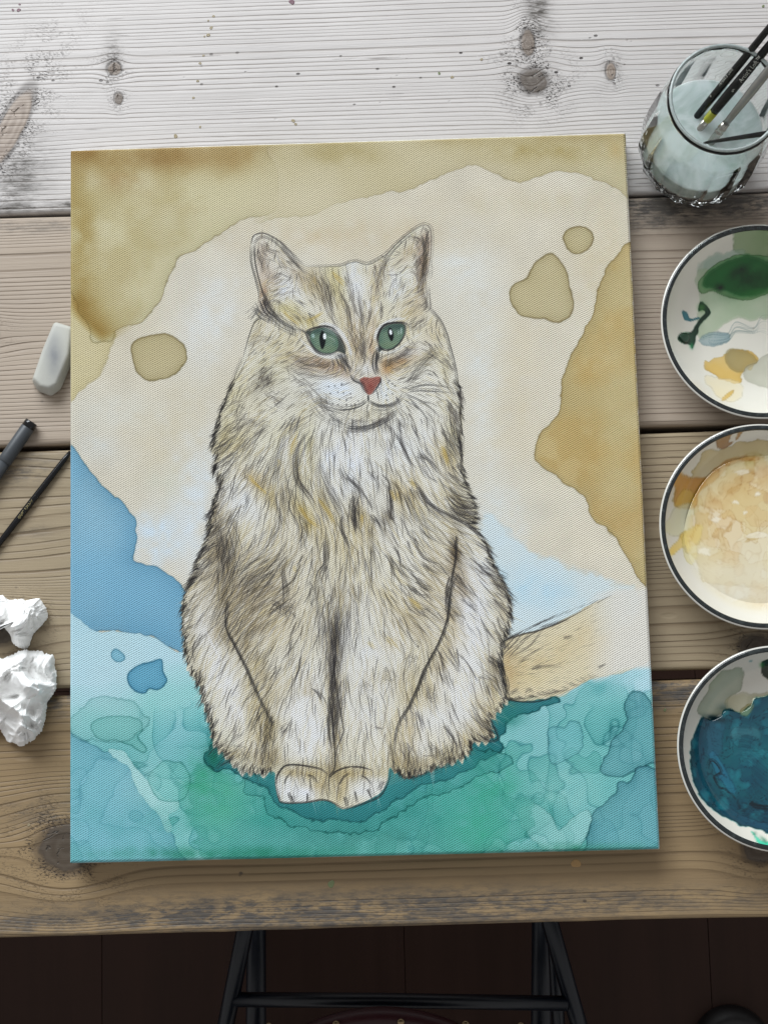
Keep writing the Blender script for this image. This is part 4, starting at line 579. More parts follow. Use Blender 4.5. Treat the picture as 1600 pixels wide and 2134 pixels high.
def paint_bowl(k):
    """the dried and wet paint in each dish, seen from above"""
    if k == 0:
        P = Painter(1370, 450, 440, 440, (214, 211, 200), 2, 11); Z = lambda *p: zz(1300, 440, 4.64, p)
        n = P.noise(70, 4, 1); n3 = P.noise(16, 3, 2)
        P.wash(Z((1060, 240), (1100, 180), (1400, 120), (1800, 180), (1800, 420), (1400, 440), (1080, 400)), (128, 150, 108), .75, 5, .25, 1, .05, 5, 3, .2, 3)
        P.wash(Z((730, 500), (830, 440), (1100, 370), (1150, 430), (900, 560), (760, 640)), (140, 166, 150), .5, 8, .1, 1, .0, 5, 3, .2, 4)
        P.wash(Z((720, 600), (850, 560), (1500, 500), (1700, 700), (1500, 1000), (1250, 1050), (1050, 1020), (900, 1150), (720, 1230), (700, 1000), (740, 850)), (160, 178, 148), .7, 6, .1, 1, .0, 5, 3, .2, 5)
        P.wash(Z((728, 680), (790, 590), (900, 510), (1090, 428), (1300, 430), (1500, 480), (1600, 600), (1500, 720), (1240, 850), (1080, 850), (960, 810), (860, 770), (760, 800), (722, 760)), (104, 148, 96), .8, 2.5, .5, .8, .1, 5, 1.5, .1, 6)
        P.wash(Z((760, 690), (830, 590), (980, 500), (1120, 450), (1300, 455), (1480, 500), (1540, 600), (1440, 720), (1200, 800), (1060, 790), (960, 760), (860, 740), (790, 740)), (24, 96, 40), .96, 12, .1, 1, .1, 5, 2, .25, 7)
        P.blob(1565, 585, 60, 26, -20, (10, 56, 22), .8); P.blob(1540, 565, 24, 10, -35, (8, 44, 20), .7); P.blob(1567, 610, 30, 8, -10, (30, 100, 36), .6)
        P.blob(1499, 599, 9, 8, 0, (8, 26, 14), 1)
        P.wash(Z((740, 880), (780, 900), (825, 960), (820, 1000), (760, 1060), (720, 1120), (715, 1170), (690, 1210), (690, 1260), (660, 1330), (640, 1290), (560, 1270), (522, 1230), (560, 1180), (650, 1170), (690, 1110), (740, 1040), (790, 980), (760, 950), (720, 960)), (14, 48, 30), .95, 1, .5, .8, .1, 4, .8, .1, 8)
        P.blob(1462, 640, 8, 8, 0, (60, 120, 50), .7); P.blob(1441, 720, 4, 6, 0, (40, 130, 80), .8)
        P.wash(Z((565, 965), (610, 985), (640, 1040), (720, 1030), (650, 1060), (590, 1055), (570, 1020)), (60, 120, 130), .8, 1.5, .3, .8, .1, 4, 1, .3, 9)
        P.wash(Z((700, 1250), (820, 1180), (900, 1170), (1010, 1180), (1000, 1250), (900, 1300), (780, 1290)), (140, 162, 166), .7, 4, .2, .8, .1, 4, 3, .3, 10)
        P.begin()
        for i in range(9): P.clump(Z((700+20*i, 1250-6*i), (850, 1180+14*i), (1000, 1190+8*i), (1080, 1060+16*i), (1250, 1120+8*i), (1350, 1000+22*i), (1600, 1050+30*i)), 3, 5, 1.1, .8, .3, .7, 2)
        P.flush((70, 96, 96), 0, .8)
        P.wash(Z((790, 1480), (830, 1460), (880, 1440), (990, 1360), (1050, 1330), (1180, 1350), (1270, 1430), (1150, 1560), (1100, 1640), (1040, 1660), (940, 1620), (850, 1570), (800, 1540)), (206, 174, 100), .85, 3.5, .25, .8, .1, 6, 4, .35, 12)
        P.wash(Z((980, 1400), (1030, 1335), (1150, 1345), (1280, 1440), (1220, 1500), (1140, 1560), (1060, 1540), (1000, 1470)), (150, 138, 96), .6, 7, .15, .8, .1, 6, 1.5, .3, 13)
        P.wash(Z((1160, 1550), (1290, 1440), (1400, 1370), (1600, 1340), (1700, 1500), (1600, 1700), (1400, 1720), (1200, 1640)), (180, 180, 162), .6, 6, .2, .8, .1, 6, 1.5, .2, 14)
        P.wash(Z((780, 1600), (900, 1620), (1100, 1660), (1130, 1780), (960, 1830), (850, 1700)), (218, 206, 170), .5, 6, .2, .8, .0, 6, 3, .3, 15); P.wash(Z((940, 1830), (1000, 1760), (1060, 1730), (1010, 1800)), (200, 164, 84), .6, 2, .2, .8, .0, 6, 1, .3, 16)
    elif k == 1:
        P = Painter(1370, 870, 440, 440, (214, 211, 200), 2, 12); Z = lambda *p: zz(1300, 860, 4.447, p)
        n = P.noise(60, 5, 1); n3 = P.noise(20, 4, 2); r = np.hypot(P.X-1595, P.Y-1105)
        P.wash(Z((700, 420), (880, 330), (1150, 260), (1500, 300), (1900, 400), (2100, 900), (1900, 1500), (1400, 1640), (1000, 1600), (740, 1560), (700, 1380), (560, 1290), (520, 1130), (640, 1060), (640, 860), (480, 860), (480, 700), (620, 600)), (206, 190, 146), .9, 2.5, .3, 1, .15, 12, 3, .2, 3)
        m = np.clip(1-r/175, 0, 1); P.mix(m*.6+.3*m*n, (206, 192, 160)); P.mix(np.exp(-((r-112)/26)**2)*np.clip((1060-P.Y)/80+.5, 0, 1)*.8*(1+.5*n3), (176, 140, 84)); P.mix(np.exp(-((r-150)/14)**2)*np.clip((1000-P.Y)/60+.2, 0, 1)*.8, (178, 164, 96))
        P.wash(Z((450, 620), (490, 560), (560, 575), (650, 610), (760, 590), (860, 500), (1000, 430), (1200, 400), (1250, 430), (1000, 480), (880, 600), (760, 680), (680, 760), (660, 860), (480, 860), (480, 700)), (196, 142, 62), .8, 7, .25, 1, .1, 8, 2, .25, 4)
        P.wash(Z((500, 800), (560, 720), (640, 740), (650, 850), (480, 870)), (208, 178, 76), .6, 7, .2, 1, .0, 8, 2, .25, 5)
        P.wash(Z((480, 880), (640, 860), (610, 1060), (500, 1150), (390, 1090), (420, 950)), (208, 206, 170), .6, 7, .2, 1, .0, 8, 2, .25, 6)
        P.wash(Z((420, 1280), (480, 1210), (550, 1110), (600, 1090), (700, 1040), (700, 1160), (600, 1290), (560, 1250), (480, 1290), (440, 1340)), (222, 188, 88), .75, 5, .2, 1, .0, 8, 2, .3, 7)
        P.wash(Z((560, 1120), (720, 1050), (700, 1180), (640, 1400), (560, 1320)), (214, 202, 130), .6, 3, .2, 1, .0, 8, 2, .3, 8)
        P.wash(Z((870, 240), (980, 200), (1010, 180), (970, 270), (1010, 270), (930, 330), (870, 320)), (140, 92, 40), .9, 1.5, .3, 1, .0, 8, 1, .2, 9); P.wash(Z((1060, 190), (1110, 140), (1080, 200), (1040, 250)), (160, 110, 50), .8, 1.2, .3, 1, .0, 8, .6, .2, 10)
        P.wash(Z((1280, 760), (1330, 740), (1500, 760), (1500, 860), (1300, 860)), (168, 128, 96), .7, 4, .1, 1, .0, 8, 3, .2, 11)
        for kk in range(8):
            nn = P.noise(80-4*kk, 3, 300+kk); q = (nn-.2-.2*(kk % 3))*30+1.0*P.bank(22, 4, kk); z_ = np.clip((170-r)/14, 0, 1)
            P.mix(np.clip(q/1.5, 0, 1)*z_*.26, ((222, 208, 170), (196, 156, 98), (226, 224, 214), (204, 184, 130))[kk % 4]); P.mul(np.exp(-(q/1.2)**2)*z_*.14, (150, 110, 70))
        P.mix(np.clip((P.Y-1120)/70, 0, 1)*np.clip((180-r)/12, 0, 1)*.65, (214, 208, 188))
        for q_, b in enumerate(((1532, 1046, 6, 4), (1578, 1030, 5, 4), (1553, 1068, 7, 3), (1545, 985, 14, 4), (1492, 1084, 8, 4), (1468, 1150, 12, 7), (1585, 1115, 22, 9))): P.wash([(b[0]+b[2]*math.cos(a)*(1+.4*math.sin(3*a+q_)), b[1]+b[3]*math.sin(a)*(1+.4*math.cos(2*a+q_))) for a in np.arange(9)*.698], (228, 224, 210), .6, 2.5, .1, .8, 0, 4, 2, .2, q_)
    else:
        P = Painter(1400, 1330, 460, 460, (214, 211, 200), 2, 13); Z = lambda *p: zz(1300, 1320, 4.268, p)
        n = P.noise(60, 5, 1); n3 = P.noise(22, 4, 2)
        P.wash(Z((740, 520), (760, 440), (900, 330), (1000, 300), (1060, 330), (1040, 480), (950, 570), (920, 640), (880, 700), (740, 760), (650, 680)), (158, 168, 146), .7, 3, .3, .8, .15, 8, 2, .12, 3)
        P.wash(Z((900, 600), (1050, 520), (1200, 560), (1500, 500), (1900, 600), (1700, 800), (1100, 800), (900, 760)), (172, 168, 134), .6, 8, .15, 1, .0, 8, 4, .3, 4)
        liquid = Z((590, 960), (640, 860), (690, 750), (760, 780), (860, 740), (900, 690), (1040, 700), (1130, 640), (1150, 580), (1250, 560), (1500, 520), (1900, 600), (2200, 1000), (2100, 1500), (1700, 1820), (1400, 1800), (1180, 1740), (1000, 1690), (860, 1600), (760, 1530), (680, 1440), (620, 1290), (590, 1120))
        d = P.wash(liquid, (12, 76, 88), .98, 2, .3, 1.2, .25, 12, 2.5, .05, 5); lm = np.clip(d/4, 0, 1)
        P.mix(lm*np.exp(-((P.X-1580)/60)**2-((P.Y-1590)/50)**2)*.7, (20, 104, 112)); P.mix(lm*np.clip((P.Y-1660)/60, 0, 1)*.5, (12, 66, 96)); P.mix(lm*np.clip((1560-P.Y)/60+.3*n3, 0, 1)*.4, (34, 66, 84)); P.mix(lm*np.exp(-((P.X-1460)/16)**2)*.6*(1+.4*n3), (22, 66, 88)); P.mix(lm*np.clip(.35*n+.05, 0, .5), (10, 50, 74)); P.mix(lm*np.clip(.45*n3-.05, 0, .6), (34, 124, 134)); P.mul(lm*np.exp(-((n3-.2)/.05)**2)*.7+lm*np.exp(-((n+.3)/.03)**2)*.6, (60, 120, 140))
        P.wash(Z((740, 850), (800, 790), (880, 790), (870, 900), (880, 1000), (840, 1080), (760, 1080), (740, 960)), (36, 84, 104), .5, 8, .1, .8, .0, 8, 3, .3, 6); P.wash(Z((760, 1080), (800, 1060), (900, 1200), (1000, 1400), (940, 1420), (840, 1280), (780, 1160)), (34, 106, 134), .6, 6, .3, .8, .0, 8, 2, .2, 7)
        P.wash(Z((940, 900), (1000, 840), (1180, 850), (1220, 960), (1100, 910), (980, 960)), (70, 120, 128), .35, 8, .2, .8, .0, 8, 3, .4, 8); P.wash(Z((1040, 700), (1090, 640), (1150, 650), (1090, 740)), (140, 128, 76), .55, 4, .2, .8, .0, 8, 2, .3, 9)
        P.blob(1490, 1498, 20, 6, 10, (20, 46, 54), .9); P.blob(1507, 1475, 12, 8, 0, (90, 116, 110), .7); P.wash(Z((1220, 280), (1270, 240), (1400, 230), (1450, 400), (1330, 420), (1240, 360)), (34, 44, 24), .95, 1.5, .2, .8, .0, 8, 3, .2, 10); P.blob(1588, 1386, 5, 6, 0, (60, 130, 60), .8)
        P.begin()
        for i in range(30): P.clump(Z((900+12*i, 960+22*i), (1000+10*i, 900+24*i), (1150, 930+24*i), (1300, 1050+24*i), (1500, 1100+22*i)), 3, 5, .6, .8, .3, .8, 2)
        for i in range(14): P.clump(Z((740+5*i, 860+18*i), (800, 850+20*i), (880, 900+16*i)), 2, 4, .7, .8, .5, 1, 2)
        P.flush((4, 26, 38), 0, .9)
        P.begin()
        for i in range(22): P.clump(Z((620+20*i, 1000+18*i), (700+20*i, 1300+12*i), (900+20*i, 1560+6*i), (1300, 1720-12*i), (1700, 1700-22*i)), 2, 8, .5, 1.1, .3, .8, 3)
        P.flush((6, 40, 56), 0, .85)
        P.begin()
        for i in range(20): P.clump(Z((930, 880+14*i), (1030, 800+16*i), (1180, 840+14*i), (1250, 960)), 2, 6, .6, .8, .3, .8, 2)
        P.flush((96, 142, 150), 0, .6)
        P.begin(); P.clump(Z((750, 1220), (760, 1150), (800, 1140), (860, 1230), (800, 1280), (850, 1370), (900, 1390), (980, 1460), (1030, 1500)), 8, 3, 1.6, 1.6, .9, 1); P.clump(Z((820, 1260), (860, 1250), (920, 1290)), 4, 2, 1.2, 1.2, 1, 1)
        P.clump(Z((1030, 1440), (1000, 1500), (1030, 1580), (1090, 1580), (1130, 1510), (1090, 1450), (1040, 1440)), 22, 9, .6, 1.6, .2, .6, 2); P.clump(Z((1120, 1500), (1200, 1540), (1500, 1560)), 14, 6, 1.4, 2, .9, 1); P.flush((4, 18, 26), 0, .9)
        P.wash(Z((1120, 1760), (1160, 1770), (1250, 1860), (1400, 1840), (1500, 1900), (1300, 1960), (1180, 1860)), (60, 200, 160), .8, 4, .2, .8, .0, 8, 2, .3, 12); P.blob(1573, 1738, 4, 4, 0, (20, 80, 60), .9); P.blob(1590, 1750, 10, 4, 40, (20, 100, 70), .9); P.blob(1564, 1378, 3, 2, 0, (60, 120, 130), .9)
    return P
# ---------------------------------------------------------------- the floor
th_t = 0
def mean_angle(prs):
    a = [math.atan2((at(*q, TZ)-at(*p, TZ)).y, (at(*q, TZ)-at(*p, TZ)).x) for p, q in prs]; return sum(a)/len(a)
TA = mean_angle([((0, 447), (1600, 398)), ((0, 935), (1600, 885)), ((0, 1441), (1480, 1402)), ((0, 1957), (1600, 1912))])
TM = Matrix.Rotation(TA, 4, 'Z'); TI = TM.inverted()
def tl(px, py, z=TZ): return TI @ at(px, py, z)              # into the table's own frame

fm = Mat('dark_floorboards', .5, .12)
fn = fm.noise(fm.vec(fm.x*28, fm.y*2.2), 1, 5, .6); fn2 = fm.noise(scale=3.5, detail=4); fg = fm.noise(fm.vec(fm.x*160, fm.y*6), 1, 3)
fm.set(Base_Color=fm.mix((fn*.7+fn2*.5-.1).clamp(), (.020, .0112, .0085, 1), (.052, .027, .020, 1)), Roughness=fn*.25+.35); fm.bump(fg, .12, .0006)
bpy_floor = empty('floor', (0, 0, 0)); tag(bpy_floor, kind='structure')
x = -2.2; k = 0; rngf = random.Random(5)
box_cache = {}
while x < 2.2:
    y = -2.4+rngf.uniform(-.6, 0)
    while y < 2.2:
        Ly = rngf.choice((2.4, 3.0, 3.4)); W_ = .185; g = .0001; b = .0004
        V = [(x+g, y+g, -.002), (x+W_-g, y+g, -.002), (x+W_-g, y+Ly-g, -.002), (x+g, y+Ly-g, -.002), (x+g+b, y+g+b, 0), (x+W_-g-b, y+g+b, 0), (x+W_-g-b, y+Ly-g-b, 0), (x+g+b, y+Ly-g-b, 0), (x+g, y+g, -.012), (x+W_-g, y+g, -.012), (x+W_-g, y+Ly-g, -.012), (x+g, y+Ly-g, -.012)]
        Fc = [(4, 5, 6, 7), (0, 1, 5, 4), (1, 2, 6, 5), (2, 3, 7, 6), (3, 0, 4, 7), (8, 9, 1, 0), (9, 10, 2, 1), (10, 11, 3, 2), (11, 8, 0, 3)]
        link('floorboard', mesh('floorboard', V, Fc), fm.mat, bpy_floor, smooth=False); y += Ly; k += 1
    x += .185
sub = plain('subfloor_dark', (26, 18, 15), .9)
link('subfloor', mesh('subfloor', [(-2.4, -3.2, -.012), (2.4, -3.2, -.012), (2.4, 3.8, -.012), (-2.4, 3.8, -.012)], [(0, 1, 2, 3)]), sub, bpy_floor)

# ---------------------------------------------------------------- the table: planks with gaps
def wood(name, base, dark, y0, y1, knots, stains, freq=170., sheen=0.0, holes=None, seed=0., swirl=()):
    m = Mat(name, .55, .35); x, y = m.x, m.y
    def G(px, py, rx, ry):
        c = tl(px, py); return ((((x-c.x)/rx).pow(2.0)+((y-c.y)/ry).pow(2.0))*-1).exp()
    big = m.noise(m.vec(x*1.6+seed, y*7), 1, 2)-.5; mid = m.noise(m.vec(x*7+seed, y*30), 1, 3)-.5; fine = m.noise(m.vec(x*40+seed, y*260), 1, 2)-.5
    Fv = y+big*.008+mid*.0014+fine*.0005
    for px, py, rx, ry, a, *_ in list(knots)+[(q[0], q[1], q[2], q[3], q[4]) for q in swirl]:
        c = tl(px, py); g = ((((x-c.x)/(rx*1.9)).abs().pow(2.0)+((y-c.y)/(ry*1.9)).abs().pow(2.0))*-1).exp()
        Fv = Fv-(y-c.y)*g*a
    ringn = m.noise(m.vec(Fv*22+seed*3, 0.0), 1, 1)
    t = (Fv*freq+ringn*13).fract(); amp = m.noise(m.vec(Fv*90+seed, x*3.0), 1, 3).ss(.22, .72)
    line = t.ss(.30, .85)*(1-t.ss(.90, 1.0)); thin = t.ss(.66, .84)*(1-t.ss(.88, .99))*(fine*1.2+.85)
    fib = m.noise(m.vec(x*14+seed, y*420), 1, 3); fib2 = m.noise(m.vec(x*70, y*900), 1, 2); mott = m.noise(m.vec(x*9+seed, y*22), 1, 5, .65)
    col = m.mix((mott*.9+fib*.5-.25).clamp(), tuple(v*.80 for v in base)+(1,), tuple(min(1, v*1.10) for v in base)+(1,))
    col = m.mix((line*.34+thin*.40)*(amp*.6+.35), col, tuple(dark)+(1,))
    dent, dc = m.voro(m.vec(x*22+seed, y*60), 1); dents = (1-dent.ss(.05, .16))*dc.ss(.86, .9); split = m.noise(m.vec(x*10+seed, y*520), 1, 2).ss(.70, .73)*m.noise(m.vec(x*16, y*40+seed), 1, 2).ss(.52, .6)
    col = m.mix(split*.6, col, (.07, .05, .038, 1)); hgt = fib*.24+fib2*.14-line*.35*amp-thin*.6*amp-dents*.5-split*.8
    # grey weathering that keeps to certain places
    for px, py, rx, ry, s_ in stains:
        g = G(px, py, rx, ry); n = m.noise(m.vec(x*24+seed, y*80), 1, 6, .7); n2 = m.noise(m.vec(x*90, y*330), 1, 4, .7)
        col = m.mix((g*(n.ss(.38, .62)*.7+n2.ss(.45, .62)*.6)*s_).clamp(), col, (.085, .075, .066, 1)); hgt = hgt-g*n2*.3
    for px, py, rx, ry, a, ddk, sp, *rest in knots:
        c = tl(px, py); jig = (m.noise(scale=95, detail=4)-.5)*.5
        ka = R(rest[0]) if rest else 0.0; kx = (x-c.x)*math.cos(ka)+(y-c.y)*math.sin(ka); ky = (y-c.y)*math.cos(ka)-(x-c.x)*math.sin(ka)
        d = ((kx/rx).pow(2.0)+(ky/ry).pow(2.0)).pow(.5)+jig*(.4 if rest else 1)
        inside = 1-d.ss(.82, 1.0); rim = (((d-1)/.16).pow(2.0)*-1).exp(); rings = ((d*15+mott*6).sin()*.5+.5)
        crk, _ = m.voro(m.vec(x*70+mott*2.5, y*85+mott*3.5), 1, 'DISTANCE_TO_EDGE'); crack = (1-crk.ss(.0, .05))*m.noise(m.vec(x*130+seed, y*130), 1, 3).ss(.5, .6)
        kc = m.mix(rings*.6, (.12*ddk, .092*ddk, .072*ddk, 1), (.20*ddk, .165*ddk, .135*ddk, 1))
        col = m.mix(inside*.9, col, kc); col = m.mix((rim*.65*(jig*1.6+.8)).clamp(), col, (.045, .034, .028, 1)); col = m.mix(inside*crack*.7, col, (.02, .017, .015, 1))
        near = (((d-1).mx(0.0)/.8)*-1).exp()*(1-inside); spk = m.noise(m.vec(x*420+y*200, y*900), 1, 4, .7).ss(.53, .60)*m.noise(m.vec(x*60, y*90+seed), 1, 3).ss(.42, .6)
        col = m.mix((near*spk*sp).clamp(), col, (.03, .024, .024, 1)); hgt = hgt-inside*.25-rim*.5-near*spk*sp*.9-inside*crack*.8
    if holes:
        for (px, py, rx, ry, sc) in holes:
            g = G(px, py, rx, ry); v, c = m.voro(m.vec(x, y*1.6), sc); dot = (1-v.ss(.05, .12))*g.ss(.05, .2)*c.ss(.3, .34)
            col = m.mix(dot*.8, col, (.04, .032, .032, 1)); hgt = hgt-dot*1.2
    # scattered knocks and specks
    v, c = m.voro(m.vec(x*1.0+seed, y*1.3), 42); dot = (1-v.ss(.03, .085))*c.ss(.80, .82); col = m.mix(dot*.75, col, (.05, .04, .035, 1))
    m.set(Base_Color=col, Roughness=(fib*.22+.40-sheen)); m.bump(hgt, .62, .0011)
    return m.mat

ed = [tl(800, 1934).y, tl(800, 1424).y, tl(800, 911).y, tl(800, 424).y]      # front edge, third, second, first joint
wd = ed[1]-ed[0]
wt = wd+.012
rows = [(ed[0], ed[1]-.0030), (ed[1]+.0030, ed[2]-.0026), (ed[2]+.0022, ed[3]-.0015), (ed[3]+.0015, ed[3]+wt), (ed[3]+wt+.004, ed[3]+wt+wd)]
B0 = (.315, .222, .120); B1 = (.34, .27, .18); D0 = (.115, .072, .036)
mats = [
 wood('pine_front', B0, D0, *rows[0], [(140, 1768, .021, .0175, 1.0, .42, 1.4), (1583, 1765, .013, .012, .9, .5, .8)], [(540, 1905, .15, .012, 1.5), (980, 1890, .13, .012, 1.1), (60, 1925, .05, .008, .8), (1420, 1875, .12, .008, .55), (50, 1460, .14, .010, 1.2), (1420, 1440, .14, .011, 1.3), (120, 1700, .035, .013, .75), (750, 1935, .12, .006, .5)], 215, seed=1.3),
 wood('pine_middle', (.345, .275, .18), D0, *rows[1], [(1572, 1345, .012, .007, .9, .5, 1.), (-6, 1310, .018, .012, .9, .35, 1.)], [(30, 975, .028, .014, .8), (70, 1110, .014, .006, .5), (1580, 1330, .02, .006, .8)], 200, seed=4.1, swirl=[(-30, 1040, .05, .03, .5)]),
 wood('pine_back', (.40, .33, .262), (.17, .122, .085), *rows[2], [(-40, 700, .012, .008, .7, .8, .4)], [(1460, 425, .12, .011, 1.5), (1370, 450, .04, .010, 1.0), (60, 470, .1, .006, .5)], 270, seed=7.7),
 wood('pine_grey', (.54, .515, .50), (.27, .235, .21), *rows[3], [(238, 142, .0055, .0055, .9, 1.2, 1.), (247, 205, .0035, .005, .6, .9, .6), (1100, 88, .0055, .011, .9, 1.2, 2.4), (1112, 168, .011, .0105, .9, .62, 2.6), (1272, 148, .004, .007, .6, 1.6, 1.3), (24, 264, .035, .0098, .35, 1.9, 1.6, 64)],
      [(45, 345, .020, .026, .85), (25, 400, .022, .012, .6), (70, 430, .09, .004, .9), (1120, 30, .010, .026, 1.1), (1112, 172, .016, .014, .7), (1272, 148, .007, .008, .8), (236, 120, .006, .018, .8)], 290, .08, [(560, 175, .24, .018, 62.), (950, 145, .14, .016, 70.), (1330, 100, .12, .018, 62.)], seed=2.2),
 wood('pine_far', B1, D0, *rows[4], [], [], 170, seed=9.)]
table = empty('table', (0, 0, 0), TA); tag(table, 'weathered wooden plank table with dark gaps between its boards', 'table')
def plank(y0, y1, mat, r=.0035, x0=-.95, x1=.95, th=.052, fr=None):
    prof = []; fr = fr or r
    for (cy, cz, a0, rr) in ((y0+fr, TZ-fr, 180, fr), (y1-r, TZ-r, 90, r)):
        for i in range(6):
            a = R(a0-i*18); prof.append((cy+rr*math.cos(a), cz+rr*math.sin(a)))
    prof += [(y1, TZ-th), (y0, TZ-th)]; n = len(prof); xs = np.linspace(x0, x1, 77); V = []; Fc = []; rg = random.Random(int(y0*1e4))
    for i, xx in enumerate(xs):
        j0 = math.sin(xx*9+y0*40)*.0006+rg.uniform(-.00025, .00025)
        for (a, b) in prof:
            s_ = 1 if b > TZ-.03 else 0
            V.append((xx, a+(j0 if a < (y0+y1)/2 else -j0)*s_, b))
    for i in range(len(xs)-1):
        for k in range(n):
            k1 = (k+1) % n; Fc.append((i*n+k, (i+1)*n+k, (i+1)*n+k1, i*n+k1))
    Fc.append(tuple(range(n))); Fc.append(tuple((len(xs)-1)*n+k for k in range(n))[::-1])
    o = link('plank', mesh('plank', V, Fc), mat, table, world=False, smooth=False); return o
for i, ((a, b), mt) in enumerate(zip(rows, mats)): plank(a, b, mt, .006 if i == 0 else (.0045 if i == 3 else .003), fr=.0035)
dk = plain('table_underframe', (60, 46, 34), .8)
for xx in (-.8, .8):                                   # the battens below that hold the planks
    y0, y1 = rows[0][0]+.03, rows[-1][1]-.03
    V = [(xx+sx*.045, y, z) for z in (TZ-.10, TZ-.053) for y in (y0, y1) for sx in (-1, 1)]
    link('batten', mesh('batten', V, [(0, 1, 3, 2), (4, 6, 7, 5), (0, 4, 5, 1), (2, 3, 7, 6), (0, 2, 6, 4), (1, 5, 7, 3)]), dk, table, world=False, smooth=False)
    for y in (y0+.05, y1-.05):
        V = [(xx+sx*.04, y+sy*.04, z) for z in (0, TZ-.101) for sy in (-1, 1) for sx in (-1, 1)]
        link('leg', mesh('leg', V, [(0, 1, 3, 2), (4, 6, 7, 5), (0, 4, 5, 1), (2, 3, 7, 6), (0, 2, 6, 4), (1, 5, 7, 3)]), dk, table, world=False, smooth=False)

# ---------------------------------------------------------------- the stretched canvas with the painting
E_C = .92                                              # how bright a white sheet lies in this light: turns the colours seen into paint colours
def light_at(x, y): return EA*(1-EX*(x-750)/600-EY*(y-1050)/700)        # how the window's light falls off across the table
EA, EX, EY = .96, .055, .10
def albedo(c, e=None): return np.clip(lin(np.clip(c, 0, 255))/(E_C if e is None else np.asarray(e)[:, None]), 0, .9)
P = paint_cat()
CW, CH, CT = .406, .51227, .0190; ZC = TZ+CT
canvas = empty('stretched_canvas', (0, 0, TZ)); tag(canvas, 'stretched canvas painted with a fluffy cream cat with green eyes on a teal ground', 'painting')
cm = Mat('painted_canvas', .8, .12)
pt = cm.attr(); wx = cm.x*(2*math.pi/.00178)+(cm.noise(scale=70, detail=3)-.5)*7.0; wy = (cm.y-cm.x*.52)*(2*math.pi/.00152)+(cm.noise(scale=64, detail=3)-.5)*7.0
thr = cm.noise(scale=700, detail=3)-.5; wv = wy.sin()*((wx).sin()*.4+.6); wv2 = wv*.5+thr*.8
cm.set(Base_Color=cm.mix((.22-wv*.25-thr*.6).clamp(), pt, cm.mix(.22, pt, (.02, .02, .02, 1), 'MIX')), Roughness=.8); cm.bump(wv2, .8, .0005)  # weave hollows darkened: their shade is put into the canvas colour
nu, nv = 960, 1212; u = np.linspace(-CW/2, CW/2, nu); v = np.linspace(CH/2, -CH/2, nv); U, Vv = np.meshgrid(u, v)
edge = np.minimum(np.minimum(U+CW/2, CW/2-U), np.minimum(Vv+CH/2, CH/2-Vv)); Z = ZC-.0012*np.clip(1-edge/.0022, 0, 1)**2-.0005*np.exp(-((edge-.03)/.012)**2)*0
Z = Z-.0008*np.sin((U/CW+.5)*math.pi)*np.sin((Vv/CH+.5)*math.pi)*np.clip(edge/.04, 0, 1)
V = np.stack([U, Vv, Z], -1); X_, Y_ = photo_xy(np.stack([U.ravel(), Vv.ravel(), np.full(U.size, ZC)], -1))
colr = albedo(P.sample(X_, Y_), light_at(X_, Y_)); cg = colr.reshape(nv, nu, 3)
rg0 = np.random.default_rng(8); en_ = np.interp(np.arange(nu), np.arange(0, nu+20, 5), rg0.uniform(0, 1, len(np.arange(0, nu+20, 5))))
for k_ in range(2): cg[k_] = cg[k_]*(1-(.5+.4*en_[:, None]))+.74*(.5+.4*en_[:, None])      # bare primer and a painted-in light highlight along the top fold
en_ = np.interp(np.arange(nv), np.arange(0, nv+20, 7), rg0.uniform(0, 1, len(np.arange(0, nv+20, 7))))**2
for k_ in range(2): cg[:, nu-1-k_] = cg[:, nu-1-k_]*(1-.8*en_[:, None])+.66*.8*en_[:, None]
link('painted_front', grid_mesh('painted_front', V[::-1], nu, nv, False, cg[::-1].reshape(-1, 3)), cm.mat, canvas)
rgs = np.random.default_rng(3)
for side in range(4):                                  # the wrapped sides carry the washes on, thinly and with bare primer showing
    if side == 0: e = V[0]; c = cg[2]
    elif side == 1: e = V[:, -1]; c = cg[:, -3]
    elif side == 2: e = V[-1][::-1]; c = cg[-3][::-1]
    else: e = V[:, 0][::-1]; c = cg[:, 2][::-1]
    e = e[::4]; c = c[::4]; nn = np.repeat(rgs.standard_normal(len(e)//6+2), 6)[:len(e)]*.5+rgs.standard_normal(len(e))*.2
    rowsV = []; rowsC = []
    for kz, (dz, bare) in enumerate(((0, .25), (-.0008, .35), (-.004, .45), (-.010, .6), (-.0176, .75))):
        q = e.copy(); q[:, 2] = (e[:, 2]+dz) if kz else e[:, 2]; out = .0004*min(kz, 1)
        q[:, 0] += out*(side == 1)-out*(side == 3); q[:, 1] += out*(side == 0)-out*(side == 2); rowsV.append(q)
        mk = np.clip(bare+.35*nn, 0, 1)[:, None]; rowsC.append(c*(1-mk)+np.array((.66, .66, .63))*mk)
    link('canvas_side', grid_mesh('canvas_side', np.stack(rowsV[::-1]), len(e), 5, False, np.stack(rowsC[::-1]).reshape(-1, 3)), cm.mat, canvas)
bars = plain('stretcher_pine', (190, 165, 125), .8)
for (x0, x1, y0, y1) in ((-.202, .202, .215, .255), (-.202, .202, -.255, -.215), (-.202, -.162, -.214, .214), (.162, .202, -.214, .214)):
    V_ = [(x, y, z) for z in (TZ+.0004, TZ+.0165) for y in (y0, y1) for x in (x0, x1)]
    link('stretcher_bar', mesh('stretcher_bar', V_, [(0, 2, 3, 1), (4, 5, 7, 6), (0, 1, 5, 4), (2, 6, 7, 3), (0, 4, 6, 2), (1, 3, 7, 5)]), bars, canvas, smooth=False)

